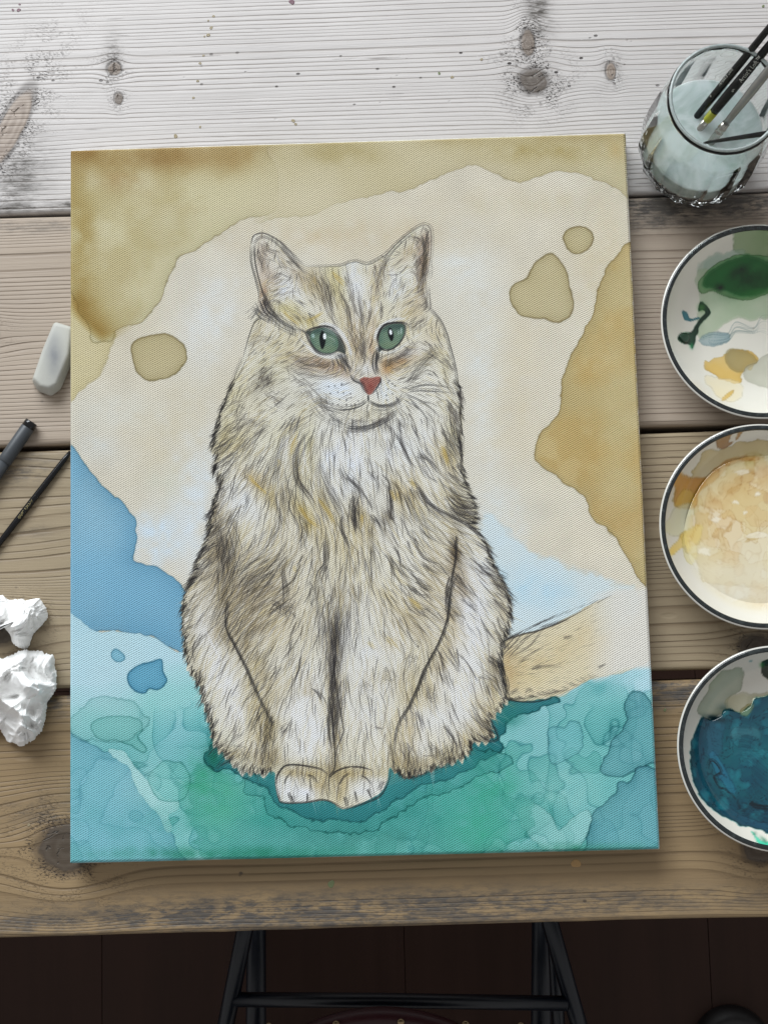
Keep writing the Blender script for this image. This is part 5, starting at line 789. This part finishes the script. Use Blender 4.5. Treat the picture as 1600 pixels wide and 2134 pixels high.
# ---------------------------------------------------------------- paint dishes
cer = Mat('cream_glazed_ceramic', .12, .5); cn = cer.noise(scale=30, detail=3)
cer.set(Base_Color=cer.mix(cn, (.60, .585, .53, 1), (.66, .645, .60, 1)), Coat_Weight=.4, Coat_Roughness=.05); cer.bump(cer.noise(scale=120), .05, .0004)
rimm = Mat('dark_green_rim_glaze', .16, .5); rn = rimm.noise(scale=220, detail=5); rimm.set(Base_Color=rimm.mix(rn.ss(.45, .75), (.010, .015, .016, 1), (.035, .045, .045, 1)), Coat_Weight=.35, Coat_Roughness=.08); rimm.bump(rn, .1, .0004)
pin = Mat('paint_on_glaze', .14, .5); pin.set(Base_Color=pin.attr(), Coat_Weight=.25, Coat_Roughness=.04); pin.bump(pin.noise(scale=260, detail=4), .06, .0005)
wet = Mat('wet_paint', .09, .5); wet.set(Base_Color=wet.attr(), Coat_Weight=.15, Coat_Roughness=.03); wet.bump(wet.noise(scale=55, detail=3), .12, .001)
H_B = .027
def bowl_z(r, Rm):
    t = np.clip((r/Rm-.50)/.50, 0, 1); return .0055+(H_B-.0055)*(t**2.1)
def dish(k, px, py, rpx, label, liquid=None):
    c = at(px, py, TZ+H_B); Rm = (at(px+rpx, py, TZ+H_B)-c).length; root = empty('paint_dish', (c.x, c.y, TZ)); tag(root, label, 'dish', 'round paint dishes along the right side of the canvas')
    Pb = paint_bowl(k); Ri = Rm-.0044
    prof = [(.0, .0022), (Rm*.5, .0022), (Rm*.5+.0008, .0002), (Rm*.54, .0002), (Rm*.57, .002), (Rm*.70, .0045), (Rm*.86, .0115), (Rm*.955, .0195), (Rm-.0003, H_B-.0012), (Rm, H_B-.0004), (Rm-.0004, H_B+.0003), (Rm-.0011, H_B+.0005)]
    link('dish_body', lathe('dish_body', prof, 160, (c.x, c.y, TZ)), cer.mat, root)
    a = [(Rm-.0011, H_B+.0005)]+[(Rm-.0026+.0015*math.cos(R(t)), H_B+.0004+.0008*math.sin(R(t))) for t in range(10, 171, 20)]+[(Ri, H_B-.0006)]
    link('rim_band', lathe('rim_band', a, 160, (c.x, c.y, TZ)), rimm.mat, root)
    rr = np.concatenate([np.linspace(.0005, Ri*.98, 125), [Ri*.99, Ri]]); n = 340; tt = np.arange(n)*2*math.pi/n; A, B = np.meshgrid(tt, rr)
    z = bowl_z(B, Ri)/bowl_z(Ri, Ri)*(H_B-.0006); V = np.stack([c.x+B*np.cos(A), c.y+B*np.sin(A), TZ+z], -1)
    X, Y = photo_xy(V.reshape(-1, 3)); link('glazed_inside', grid_mesh('glazed_inside', V[::-1], n, len(rr), True, albedo(Pb.sample(X, Y)).reshape(len(rr), n, 3)[::-1].reshape(-1, 3)), pin.mat, root)
    def puddle(poly, zc, h, name='paint_puddle', flat=False):
        p = Painter.smooth_poly(poly, 10); cx, cy = p.mean(0); ctr = at(cx, cy, zc); th = np.arctan2(p[:, 1]-cy, p[:, 0]-cx); o = np.argsort(th); rp = np.hypot(p[:, 0]-cx, p[:, 1]-cy)
        nn = 200; q = -np.pi+np.arange(nn)*2*np.pi/nn; rad = np.interp(q, th[o], rp[o], period=2*np.pi); ks = np.concatenate([np.linspace(.0004, .9, 60), np.linspace(.92, 1, 8)])
        Vp = np.zeros((len(ks), nn, 3))
        for j, s_ in enumerate(ks):
            hh = h*math.sqrt(max(0, 1-s_**(10 if flat else 4)))
            for i in range(nn):
                pnt = at(cx+rad[i]*s_*math.cos(q[i]), cy+rad[i]*s_*math.sin(q[i]), zc)
                if flat: Vp[j, i] = (pnt.x, pnt.y, zc+hh-.0006)
                else:
                    rb = math.hypot(pnt.x-c.x, pnt.y-c.y); zb = bowl_z(rb, Ri)/bowl_z(Ri, Ri)*(H_B-.0006); Vp[j, i] = (pnt.x, pnt.y, TZ+zb+hh-.0001)
        X, Y = photo_xy(Vp.reshape(-1, 3)); Cc = albedo(Pb.sample(X, Y)).reshape(len(ks), nn, 3)
        link(name, grid_mesh(name, Vp, nn, len(ks), True, Cc.reshape(-1, 3)), wet.mat, root)
    if liquid: liquid(puddle, Pb)
    return root
def Zk(ox, oy, k, *p): return zz(ox, oy, k, p)
dish(0, 1585, 668, 209, 'topmost dish, below the glass, with a dark green paint puddle', lambda pud, Pb: (
    pud(Zk(1300, 440, 4.64, (745, 690), (790, 600), (900, 515), (1090, 440), (1300, 440), (1500, 490), (1580, 600), (1480, 720), (1240, 835), (1080, 835), (960, 795), (860, 755), (770, 775)), TZ+.0065, .0013),
    pud(Zk(1300, 440, 4.64, (522, 1230), (560, 1180), (600, 1172), (635, 1200), (630, 1250), (600, 1275), (560, 1270)), TZ+.010, .0022)))
dish(1, 1590, 1096, 217, 'middle dish of the right-hand column, filled with milky yellow ochre paint', lambda pud, Pb: pud([(1590+165*math.cos(a)*(1+.03*math.sin(3*a)), 1108+163*math.sin(a)*(1+.02*math.sin(5*a+1))) for a in np.arange(24)*2*math.pi/24], TZ+.0115, .0012, flat=True))
dish(2, 1625, 1560, 215, 'lowest dish of the right-hand column, holding deep blue and teal paint', lambda pud, Pb: pud(Zk(1300, 1320, 4.268, (590, 960), (640, 860), (690, 750), (760, 780), (860, 740), (900, 690), (1040, 700), (1130, 640), (1150, 580), (1250, 560), (1500, 520), (1900, 600), (2100, 1000), (2060, 1400), (1700, 1790), (1400, 1790), (1180, 1735), (1000, 1690), (860, 1600), (760, 1530), (680, 1440), (620, 1290), (590, 1120)), TZ+.0118, .0014, flat=True))

# ---------------------------------------------------------------- the tumbler of cloudy water
GZ = .112; gb = at(1440, 334, TZ); gr = (gb.x, gb.y, TZ)
gt = at(1514, 199, TZ+GZ); glean = Vector((gb.x+(gt.x-gb.x)*.5, gb.y+(gt.y-gb.y)*.5, TZ)); gx, gy = glean.x, glean.y
glass = empty('water_tumbler', (gx, gy, TZ)); tag(glass, 'fluted clear glass tumbler of cloudy rinse water holding paintbrushes', 'glass')
gm = Mat('clear_glass', 0.0, .5); gm.set(Base_Color=(.93, .97, .96, 1), Transmission_Weight=1.0, IOR=1.36); gm.bump(gm.noise(scale=70, detail=2), .04, .001)
def Ro(z):
    return float(np.interp(z, [0, .002, .008, .018, .03, .05, .080, GZ], [.0315, .0345, .0392, .0428, .0444, .0440, .0418, .0374]))
NF = 16
def flute(r, z, th, j):
    d = .0018*np.interp(z, [0, .006, .02, .05, .086, .100], [1.3, 1.2, .9, .6, .35, 0]); return r-d*np.abs(np.sin(NF*th/2+.3))**.8
zo = [0, .001, .003, .006, .01, .014]+list(np.linspace(.018, .098, 28))+[.102, .106, GZ-.0022]
prof_o = [(.0, .0018), (.018, .0018), (.022, .0004)]+[(Ro(z), z+.0002) for z in zo]
prof_r = [(Ro(GZ)-.0012, GZ-.0020)]
def Rin(z): return Ro(z)-.0024-.0034*float(np.interp(z, [.006, .03, .085], [1, .6, 0]))
prof_i = [(Rin(z), z) for z in np.linspace(GZ-.004, .018, 24)]+[(Rin(.014)-.001, .0125), (.028, .0098), (.02, .0088), (.0, .0086)]
rimg = Mat('lightened_glass_rim', .18, .5); rgn = rimg.noise(scale=420, detail=4); rimg.set(Base_Color=rimg.mix(rgn, (.30, .36, .35, 1), (.60, .66, .65, 1)), Transmission_Weight=.35, IOR=1.45, Coat_Weight=.5); rimg.bump(rgn, .3, .0005)  # pale grey in the rim colour stands in for light through the glass
link('rim', lathe('rim', [(Ro(GZ)-.0001, GZ-.0016), (Ro(GZ)+.0001, GZ-.0006), (Ro(GZ)-.0004, GZ+.0001), (Ro(GZ)-.0011, GZ+.0004), (Ro(GZ)-.0018, GZ+.0001), (Ro(GZ)-.0023, GZ-.0006), (Ro(GZ)-.0022, GZ-.0016), (Ro(GZ)-.0012, GZ-.0018), (Ro(GZ)-.0001, GZ-.0016)], 192, (gx, gy, TZ)), rimg.mat, glass)
allp = prof_o+prof_r+prof_i; no = len(prof_o)
link('tumbler_glass', lathe('tumbler_glass', allp, 288, (gx, gy, TZ), lambda r, z, th, j: flute(r, z, th, j) if 2 < j < no and r > .02 else np.full(len(th), r)), gm.mat, glass)
WZ = .049
wm = Mat('cloudy_water', .06, .5); wn = wm.noise(scale=26, detail=4, dist=3.5).ss(.3, .7); wm.set(Base_Color=wm.mix(wn, (.50, .60, .575, 1), (.72, .79, .79, 1)), Subsurface_Weight=.6, Subsurface_Radius=(.02, .02, .02), Subsurface_Scale=.5, Coat_Weight=.3); wm.bump(wm.noise(scale=60, detail=2), .05, .001)
pw = [(.0, .0089), (.0195, .0091), (.0276, .0101)]+[(Rin(z)-.00012, z) for z in np.linspace(.018, WZ, 14)]+[(Rin(WZ)-.0008, WZ-.0005), (Rin(WZ)-.0025, WZ-.0008), (.0, WZ-.0009)]
link('rinse_water', lathe('rinse_water', pw, 128, (gx, gy, TZ)), wm.mat, glass)

# ---------------------------------------------------------------- brushes
blk = Mat('black_lacquer', .25, .35); blk.set(Base_Color=blk.mix(blk.noise(scale=300, detail=5).ss(.6, .8)*.5, (.005, .005, .006, 1), (.02, .02, .02, 1)), Coat_Weight=.0)
fer = plain('nickel_ferrule', (175, 172, 165), .25, .5, .1, 200, 1.0); oli = plain('yellow_green_lacquer', (170, 172, 50), .35, .5, .08, 90)
acr = Mat('smoke_acrylic', .1, .5); acr.set(Base_Color=acr.mix(acr.noise(scale=90, detail=3), (.16, .16, .16, 1), (.34, .33, .31, 1)), Metallic=.45, Coat_Weight=.6)
ink = plain('print_pale_grey', (190, 190, 182), .5, .3, .15, 800, 0, 0); inkg = plain('print_gold', (168, 156, 110), .5, .3, .15, 800, 0, 0)
hair = plain('wet_bristles', (40, 66, 66), .4, .5, .3, 600)
def lettering(txt, parent, pos, along, nrm, h, mat, rad, name='lettering', axis=None):
    cu = bpy.data.curves.new('text', 'FONT'); cu.body = txt; cu.size = h; cu.align_x = 'CENTER'; cu.align_y = 'CENTER'; cu.resolution_u = 2
    ob = bpy.data.objects.new('text', cu)
    me = bpy.data.meshes.new_from_object(ob); bpy.data.objects.remove(ob)
    a = along.normalized(); ax = (axis or along).normalized(); n = (nrm-ax*nrm.dot(ax)).normalized(); b = n.cross(a); pos = pos+n*rad
    for v_ in me.vertices:
        x, y = v_.co.x, v_.co.y; q_ = (a*x+b*y); q_ = q_-ax*q_.dot(ax); sag = rad-math.sqrt(max(rad*rad-q_.length_squared, 0)); v_.co = pos+a*x+b*y+n*(.00012-sag)
    return link(name, me, mat, parent, smooth=False)
def brush(label, name, p0, p1, length, prof, below=0.0, mats_=(blk.mat,), group=None, cat='paintbrush'):
    """prof: list of (name, start, end, [(s, radius)...], material) along the axis, metres from p0"""
    d = (p1-p0).normalized(); root = empty(name, p0); tag(root, label, cat, group)
    for nm, pr, mt in prof: link(nm, tube(nm, [p0+d*s for s, r in pr], [r for s, r in pr], 24), mt, root)
    return root, d
camdir = lambda p: (CAM_LOC-p).normalized()
def on_axis(s0, d, px, py):
    S_ = np.linspace(0, .2, 401); X, Y = photo_xy(np.array([tuple(s0+d*float(q)) for q in S_])); return s0+d*float(S_[np.argmin((X-px)**2+(Y-py)**2)])
bp0 = at(1455, 238, TZ+WZ); bp1 = at(1573, 93, TZ+GZ+.003); d1 = (bp1-bp0).normalized(); s0 = bp0-d1*.040
r1, _ = brush('black brush in the glass, leftmost of the leaning brushes, with worn lettering', 'paintbrush', s0, s0+d1, .2, [
    ('bristles', [(.0, .0004), (.006, .0016), (.012, .0022)], hair), ('ferrule', [(.0115, .0022), (.03, .0024), (.0335, .0026)], fer), ('handle', [(.033, .0023), (.038, .0025), (.06, .00285), (.085, .0028), (.13, .0023), (.21, .0014)], blk.mat)])
lettering("Artist's Loft", r1, on_axis(s0, d1, 1520, 160), d1, camdir(s0)+Vector((-.55, .35, 0)), .0036, ink, .0029); lettering("6", r1, on_axis(s0, d1, 1488, 199), d1, camdir(s0)+Vector((-.55, .35, 0)), .0034, ink, .0029)
bp0 = at(1461, 264, TZ+WZ); bp1 = at(1592, 106, TZ+GZ+.003); d2 = (bp1-bp0).normalized(); s0 = bp0-d2*.036
r2, _ = brush('black brush with a yellow-green band and the number 6, leaning in the glass', 'paintbrush', s0, s0+d2, .2, [
    ('bristles', [(.0, .0004), (.006, .0018), (.012, .0024)], hair), ('ferrule', [(.0115, .0022), (.032, .0024), (.0435, .0027)], fer), ('colour_band', [(.043, .0028), (.0445, .0030), (.0525, .0031)], oli), ('handle', [(.0525, .0030), (.056, .0032), (.075, .0034), (.10, .0030), (.15, .0023), (.22, .0014)], blk.mat)])
lettering("Artist's Loft\u2122", r2, on_axis(s0, d2, 1569, 140), d2, camdir(s0)+Vector((.1, -.1, 0)), .0042, ink, .0034); lettering("6", r2, on_axis(s0, d2, 1533, 185), -Vector((0, 0, 1)).cross(d2), camdir(s0)+Vector((.1, -.1, 0)), .0042, ink, .0034, axis=d2)
bp0 = at(1484, 292, TZ+WZ); bp1 = at(1612, 132, TZ+GZ+.003); d3 = (bp1-bp0).normalized(); s0 = bp0-d3*.036
r3, _ = brush('brush with a clear grey plastic handle and crimped ferrule, leaning in the glass', 'paintbrush', s0, s0+d3, .2, [
    ('bristles', [(.0, .0004), (.01, .0026), (.016, .0026)], hair), ('ferrule', [(.015, .0026), (.038, .0029), (.0435, .0029), (.044, .0032), (.0455, .0032), (.046, .0029), (.0475, .0029), (.048, .0032), (.0495, .0032), (.050, .0029), (.054, .0028)], fer), ('handle', [(.0535, .0025), (.06, .0026), (.09, .0032), (.12, .0030), (.2, .0022)], acr.mat)])
q0 = at(1466, 297, TZ+.062); q1 = at(1632, 272, TZ+GZ+.002); d4 = (q1-q0).normalized()
r4, _ = brush('thin black brush lying low across the near rim of the glass', 'paintbrush', q0, q1, .15, [('handle', [(0, .0006), (.003, .0011), (.02, .0014), (.05, .0018), (.10, .0021), (.14, .0022)], blk.mat), ('ferrule', [(.1398, .0020), (.158, .0014)], fer), ('bristles', [(.1575, .0013), (.165, .0009), (.170, .0002)], hair)])
e0 = at(-52, 1197, TZ+.0024); e1 = at(147, 941, TZ+.0024); d5 = (e1-e0).normalized(); Ln = (e1-e0).length
r5, _ = brush('slim black brush lying on the planks against the left canvas edge', 'paintbrush', e0, e1, Ln, [('handle', [(-.06, .0012), (0, .0019), (Ln*.45, .0023), (Ln*.75, .00225), (Ln*.93, .0019), (Ln, .0013)], blk.mat)])
lettering("Artist's Loft\u00ae", r5, on_axis(e0, d5, 57, 1063), -d5, Vector((.25, 0, 1)), .0030, inkg, .0022); lettering("1", r5, on_axis(e0, d5, 79, 1036), -d5, Vector((.45, -.1, 1)), .0034, ink, .0022)
# pen
g1 = plain('dark_grey_plastic', (66, 70, 74), .42, .4, .06, 120); g0 = at(66, 879, TZ+.0052); gd = (at(10, 961, TZ+.0050)-at(66, 879, TZ+.0052)).normalized()
pen = empty('fineliner_pen', g0); tag(pen, 'dark grey capped drawing pen with glossy black end, lying across a plank gap', 'pen')
gl = plain('glossy_black_plastic', (14, 14, 16), .12, .5, .05, 50)
link('end_plug', tube('end_plug', [g0+gd*s for s in (-.0002, .0003, .0048)], [.0040, .0047, .0049], 32), gl, pen)
link('cap', tube('cap', [g0+gd*s for s in (.0047, .0052, .030, .0345, .035)], [.0046, .00495, .0051, .0051, .0048], 32), g1, pen)
link('barrel', tube('barrel', [g0+gd*s for s in (.0345, .06, .12)], [.0047, .0047, .0045], 32), g1, pen)
lettering('@', pen, g0+gd*.0445, Vector((0, 0, 1)).cross(gd), Vector((.1, 0, 1)), .0044, ink, .0048, axis=gd); lettering('J', pen, g0+gd*.0500, Vector((0, 0, 1)).cross(gd), Vector((.1, 0, 1)), .0044, ink, .0048, axis=gd)

# ---------------------------------------------------------------- eraser
er = Mat('white_vinyl', .6, .35); dcen = at(112, 745, TZ+.013); en = er.noise(scale=90, detail=4)
erd = ((((er.x-(dcen.x-at(108, 748, TZ).x))*1.0/.0062).pow(2.0)+((er.y-.0)/.016).pow(2.0))*-1).exp()
er.set(Base_Color=er.mix((erd*(en*1.1+.25)).clamp(), er.mix(en, (.42, .42, .38, 1), (.52, .52, .475, 1)), (.20, .21, .225, 1)), Subsurface_Weight=.1, Subsurface_Radius=(.004, .004, .004)); er.bump(er.noise(scale=700, detail=3), .2, .0004)
tp = [(114, 672), (150, 681), (143, 738), (117, 801), (102, 808), (84, 805), (69, 789), (90, 730)]; bt = [(113, 669), (158, 684), (150, 762), (129, 812), (108, 829), (77, 816), (66, 793), (88, 728)]
V = [at(x, y, TZ+.0004) for x, y in bt]+[at(x, y, TZ+.0125) for x, y in tp]; n = 8
bm = bmesh.new(); vs = [bm.verts.new(v) for v in V]
bm.faces.new(vs[:n][::-1] if True else vs[:n]); bm.faces.new(vs[n:])
for i in range(n): bm.faces.new((vs[i], vs[(i+1) % n], vs[n+(i+1) % n], vs[n+i]))
bmesh.ops.recalc_face_normals(bm, faces=bm.faces); bmesh.ops.bevel(bm, geom=list(bm.edges), offset=.0024, segments=4, affect='EDGES', profile=.5)
me = bpy.data.meshes.new('eraser'); bm.to_mesh(me); bm.free(); eo = at(108, 748, TZ); me.transform(Matrix.Translation(-eo)); ero = link('eraser', me, er.mat); ero.location = eo
tag(ero, 'worn off-white eraser block with grey smudges, beside the left edge of the canvas', 'eraser')

# ---------------------------------------------------------------- dried drops of paint on the planks
drm = {k: plain(k, c, .35, .4, .1, 300, 0, .05) for k, c in (('dried_ochre', (150, 138, 112)), ('dried_purple', (112, 82, 92)), ('dried_green', (112, 122, 86)), ('dried_orange', (176, 140, 92)))}
rgd = np.random.default_rng(12)
for dx_, dy_, rr_, kk_ in ((445, 33, 3, 'dried_ochre'), (440, 57, 3.6, 'dried_ochre'), (434, 72, 4, 'dried_ochre'), (424, 115, 2.5, 'dried_ochre'), (417, 131, 3, 'dried_ochre'), (412, 168, 3, 'dried_ochre'), (366, 283, 4.5, 'dried_ochre'), (403, 203, 2.8, 'dried_ochre'), (417, 264, 2.6, 'dried_ochre'), (434, 42, 2, 'dried_ochre'), (426, 75, 2, 'dried_ochre'), (27, 20, 3, 'dried_purple'), (39, 20, 4.2, 'dried_purple'), (41, 8, 2.4, 'dried_purple'), (608, 3, 6, 'dried_purple'), (611, 251, 4, 'dried_ochre'), (616, 258, 3, 'dried_ochre'), (690, 1843, 7, 'dried_green'), (1200, 1800, 9, 'dried_orange'), (942, 160, 3.5, 'dried_ochre'), (915, 152, 3, 'dried_green'), (1003, 123, 3, 'dried_ochre'), (1590, 12, 3, 'dried_green'), (1342, 1210, 3, 'dried_green'), (60, 1720, 3, 'dried_ochre'), (1385, 1480, 3, 'dried_green')):
    c_ = at(dx_, dy_, TZ); ra = rr_/2900*.998; ph = rgd.uniform(0, 6.28)
    link('paint_drop', lathe('paint_drop', [(0, .00022), (ra*.7, .00020), (ra*.92, .00026), (ra, .00002)], 20, (c_.x, c_.y, TZ), lambda r_, z_, th_, j_: r_*(1+.14*np.sin(2*th_+ph)+.08*np.sin(3*th_+ph*2))), drm[kk_], table)

# ---------------------------------------------------------------- crumpled tissues
ts = Mat('tissue_paper', .9, .1); tn = ts.noise(scale=260, detail=4); cv, _ = ts.voro(ts.vec(ts.x+tn*.004, ts.y+tn*.004, ts.z), 130, 'DISTANCE_TO_EDGE'); cv2, _ = ts.voro(ts.vec(ts.x+tn*.003, ts.y, ts.z), 310, 'DISTANCE_TO_EDGE'); ts.set(Base_Color=ts.mix(tn, (.86, .86, .845, 1), (.93, .93, .92, 1)), Subsurface_Weight=.35, Subsurface_Radius=(.003, .003, .003), Subsurface_Scale=.5)
ts.bump(ts.noise(scale=95, detail=5, rough=.62, dist=1.2)*1.6+ts.noise(scale=420, detail=4)*.4+(ts.x*4200).sin()*(ts.y*4200).sin()*.12, .5, .0006)
def tissue(poly, h, seed, label):
    p = Painter.smooth_poly(poly, 8); cx, cy = p.mean(0); rg = np.random.default_rng(seed); th = np.arctan2(p[:, 1]-cy, p[:, 0]-cx); o = np.argsort(th); rp = np.hypot(p[:, 0]-cx, p[:, 1]-cy)
    nn, nr = 240, 110; q = -np.pi+np.arange(nn)*2*np.pi/nn; rad = np.interp(q, th[o], rp[o], period=2*np.pi)*(1+.012*rg.standard_normal(nn)+.02*np.sin(q*13+seed)*np.sin(q*7))
    t = np.linspace(0, 1, nr)[:, None]; prof_r_ = np.where(t < .8, t/.8, 1-.16*((t-.8)/.2)); prof_r_ = np.maximum(prof_r_, .004); prof_z = np.where(t < .8, .18+.82*(1-(t/.8)**2.4), .18*(1-(t-.8)/.2))
    X = cx+rad[None]*prof_r_*np.cos(q)[None]; Y = cy+rad[None]*prof_r_*np.sin(q)[None]; zf = np.zeros_like(X); k = np.zeros_like(X)
    # folds: planes crossing each other, creased along straight lines
    def vn(u_, v_, s_):                                        # smooth value noise
        g_ = rg.standard_normal((64, 64)); a_ = u_/s_; b_ = v_/s_; ia = np.floor(a_).astype(int); ib = np.floor(b_).astype(int); fa = a_-ia; fb = b_-ib; fa = fa*fa*(3-2*fa); fb = fb*fb*(3-2*fb)
        G_ = lambda i_, j_: g_[i_ % 64, j_ % 64]
        return (G_(ia, ib)*(1-fa)+G_(ia+1, ib)*fa)*(1-fb)+(G_(ia, ib+1)*(1-fa)+G_(ia+1, ib+1)*fa)*fb
    w1, w2 = vn(X, Y, 40)*9, vn(X, Y, 36)*9
    for s_, a_, an_ in ((52, 1.0, .6), (34, .8, -.9), (21, .5, 2.0), (13, .3, .2), (8, .16, 1.1)):      # sharp folds running in several directions
        ca, sa = math.cos(an_), math.sin(an_); u_ = (X+w1)*ca+(Y+w2)*sa; v_ = ((Y+w2)*ca-(X+w1)*sa)*.55; k += a_*(.55-np.abs(vn(u_, v_, s_))*1.25)
    k = (k-k.mean())/(k.std()+1e-6)*.85
    k = np.clip(k, -1.8, 1.8)*np.clip((1-t)*5, 0, 1)
    zf = np.clip(prof_z*h*(1+.36*k), .0004, None)
    V = np.zeros((nr, nn, 3))
    for j in range(nr):
        for i in range(nn):
            b = at(X[j, i], Y[j, i], TZ+zf[j, i]); V[j, i] = (b.x, b.y, b.z)
    c0 = at(cx, cy, TZ); V -= np.array((c0.x, c0.y, TZ)); ob = link('crumpled_tissue', grid_mesh('crumpled_tissue', V[::-1], nn, nr, True), ts.mat); ob.location = (c0.x, c0.y, TZ); tag(ob, label, 'tissue', 'used paper tissues left of the canvas'); return ob
tissue([(-40, 1262), (-20, 1246), (4, 1240), (18, 1250), (46, 1248), (56, 1251), (78, 1247), (90, 1256), (97, 1270), (101, 1282), (92, 1298), (82, 1308), (69, 1324), (62, 1344), (52, 1353), (38, 1349), (26, 1340), (20, 1322), (4, 1306), (-14, 1320), (-40, 1330), (-60, 1300)], .021, 5, 'smaller crumpled white tissue, the upper of the two at the left edge')
tissue([(-50, 1390), (-20, 1376), (4, 1371), (30, 1362), (44, 1356), (80, 1358), (100, 1363), (112, 1367), (116, 1384), (118, 1410), (115, 1440), (100, 1464), (94, 1500), (84, 1528), (64, 1547), (48, 1556), (30, 1549), (18, 1545), (6, 1530), (-4, 1520), (-30, 1530), (-60, 1480)], .027, 8, 'larger folded white tissue over the lowest plank gap at the left')

# ---------------------------------------------------------------- the stool under the table edge
mt = plain('blue_black_powder_coat', (9, 17, 28), .34, .5, .1, 90); vin = plain('maroon_vinyl', (58, 26, 32), .35, .5, .1, 120); br = plain('brass_tack', (160, 140, 110), .3, .5, .1, 60, 1.0)
st = at(820, 2200, .46); chair = empty('metal_chair', (st.x, st.y, 0)); tag(chair, 'blue-black metal framed chair with maroon seat, half hidden below the table edge', 'chair')
def rod(nm, pts, r): link(nm, tube(nm, pts, r, 20), mt, chair)
zc = .36
A1, A2 = at(518, 1900, zc), at(452, 2230, zc-.02); C1, C2 = at(1134, 1880, zc), at(1236, 2240, zc-.02)
rod('frame_tube', [at(527, 1850, zc-.01), A1, at(484, 2070, zc-.01), A2], .0084); rod('frame_tube', [at(1127, 1850, zc-.01), C1, at(1184, 2060, zc-.01), C2], .0084)
rod('crossbar', [at(486, 2084, zc-.01), at(800, 2086, zc-.01), at(1182, 2092, zc-.01)], .0072)
zl = .06
for xx in (534, 1128): rod('leg', [at(xx, 1700, .03), at(xx, 1940, zl), at(xx-1, 2240, .16)], .0115)
rod('brace', [at(1150, 1900, .2), at(1156, 2000, .2), at(1166, 2180, .21)], .007)
for (xa, ya, xb, yb) in ((452, 2230, 470, 2500), (1236, 2240, 1215, 2500)): rod('leg', [at(xa, ya, zc-.02), at(xb, yb, .0)], .0098)
sc = at(800, 2560, .44); sr = (at(800, 2113, .44)-sc).length
def seat_prof(): return [(.0, .012), (sr*.8, .012), (sr*.95, .010), (sr*.985, .006), (sr, 0), (sr*.99, -.012), (sr*.97, -.016), (0, -.016)]
def ell(r, z, th, j): return r*(1-.03*np.cos(2*th))
link('seat', lathe('seat', seat_prof(), 128, (sc.x, sc.y, .44), ell), vin, chair)
tk = lathe('tack', [(0, .0022), (.0018, .0018), (.003, .0008), (.0034, 0)], 12)
for i, px in enumerate((560, 700, 835, 970, 1085)):
    q = at(px, 2132+abs(px-835)*.03, .4525); o = link('tack', tk if i == 0 else tk.copy(), br, chair, world=False) if False else None
    m2 = tk.copy(); m2.transform(Matrix.Translation(q)); link('tack', m2, br, chair)
# dark round thing on the floor at the lower right corner
dp = at(1535, 2192, .03); dr = (at(1535, 2106, .03)-dp).length
drk = plain('dark_rubber', (12, 10, 11), .5, .5, .1, 60)
ob = link('round_foot_base', lathe('round_foot_base', [(0, .022), (dr*.55, .022), (dr*.62, .026), (dr*.80, .024), (dr*.95, .014), (dr, .002), (dr*.99, 0)], 96), drk); ob.location = (dp.x, dp.y, .0); tag(ob, 'dark round base standing on the floor near the lower right corner', 'stand base')
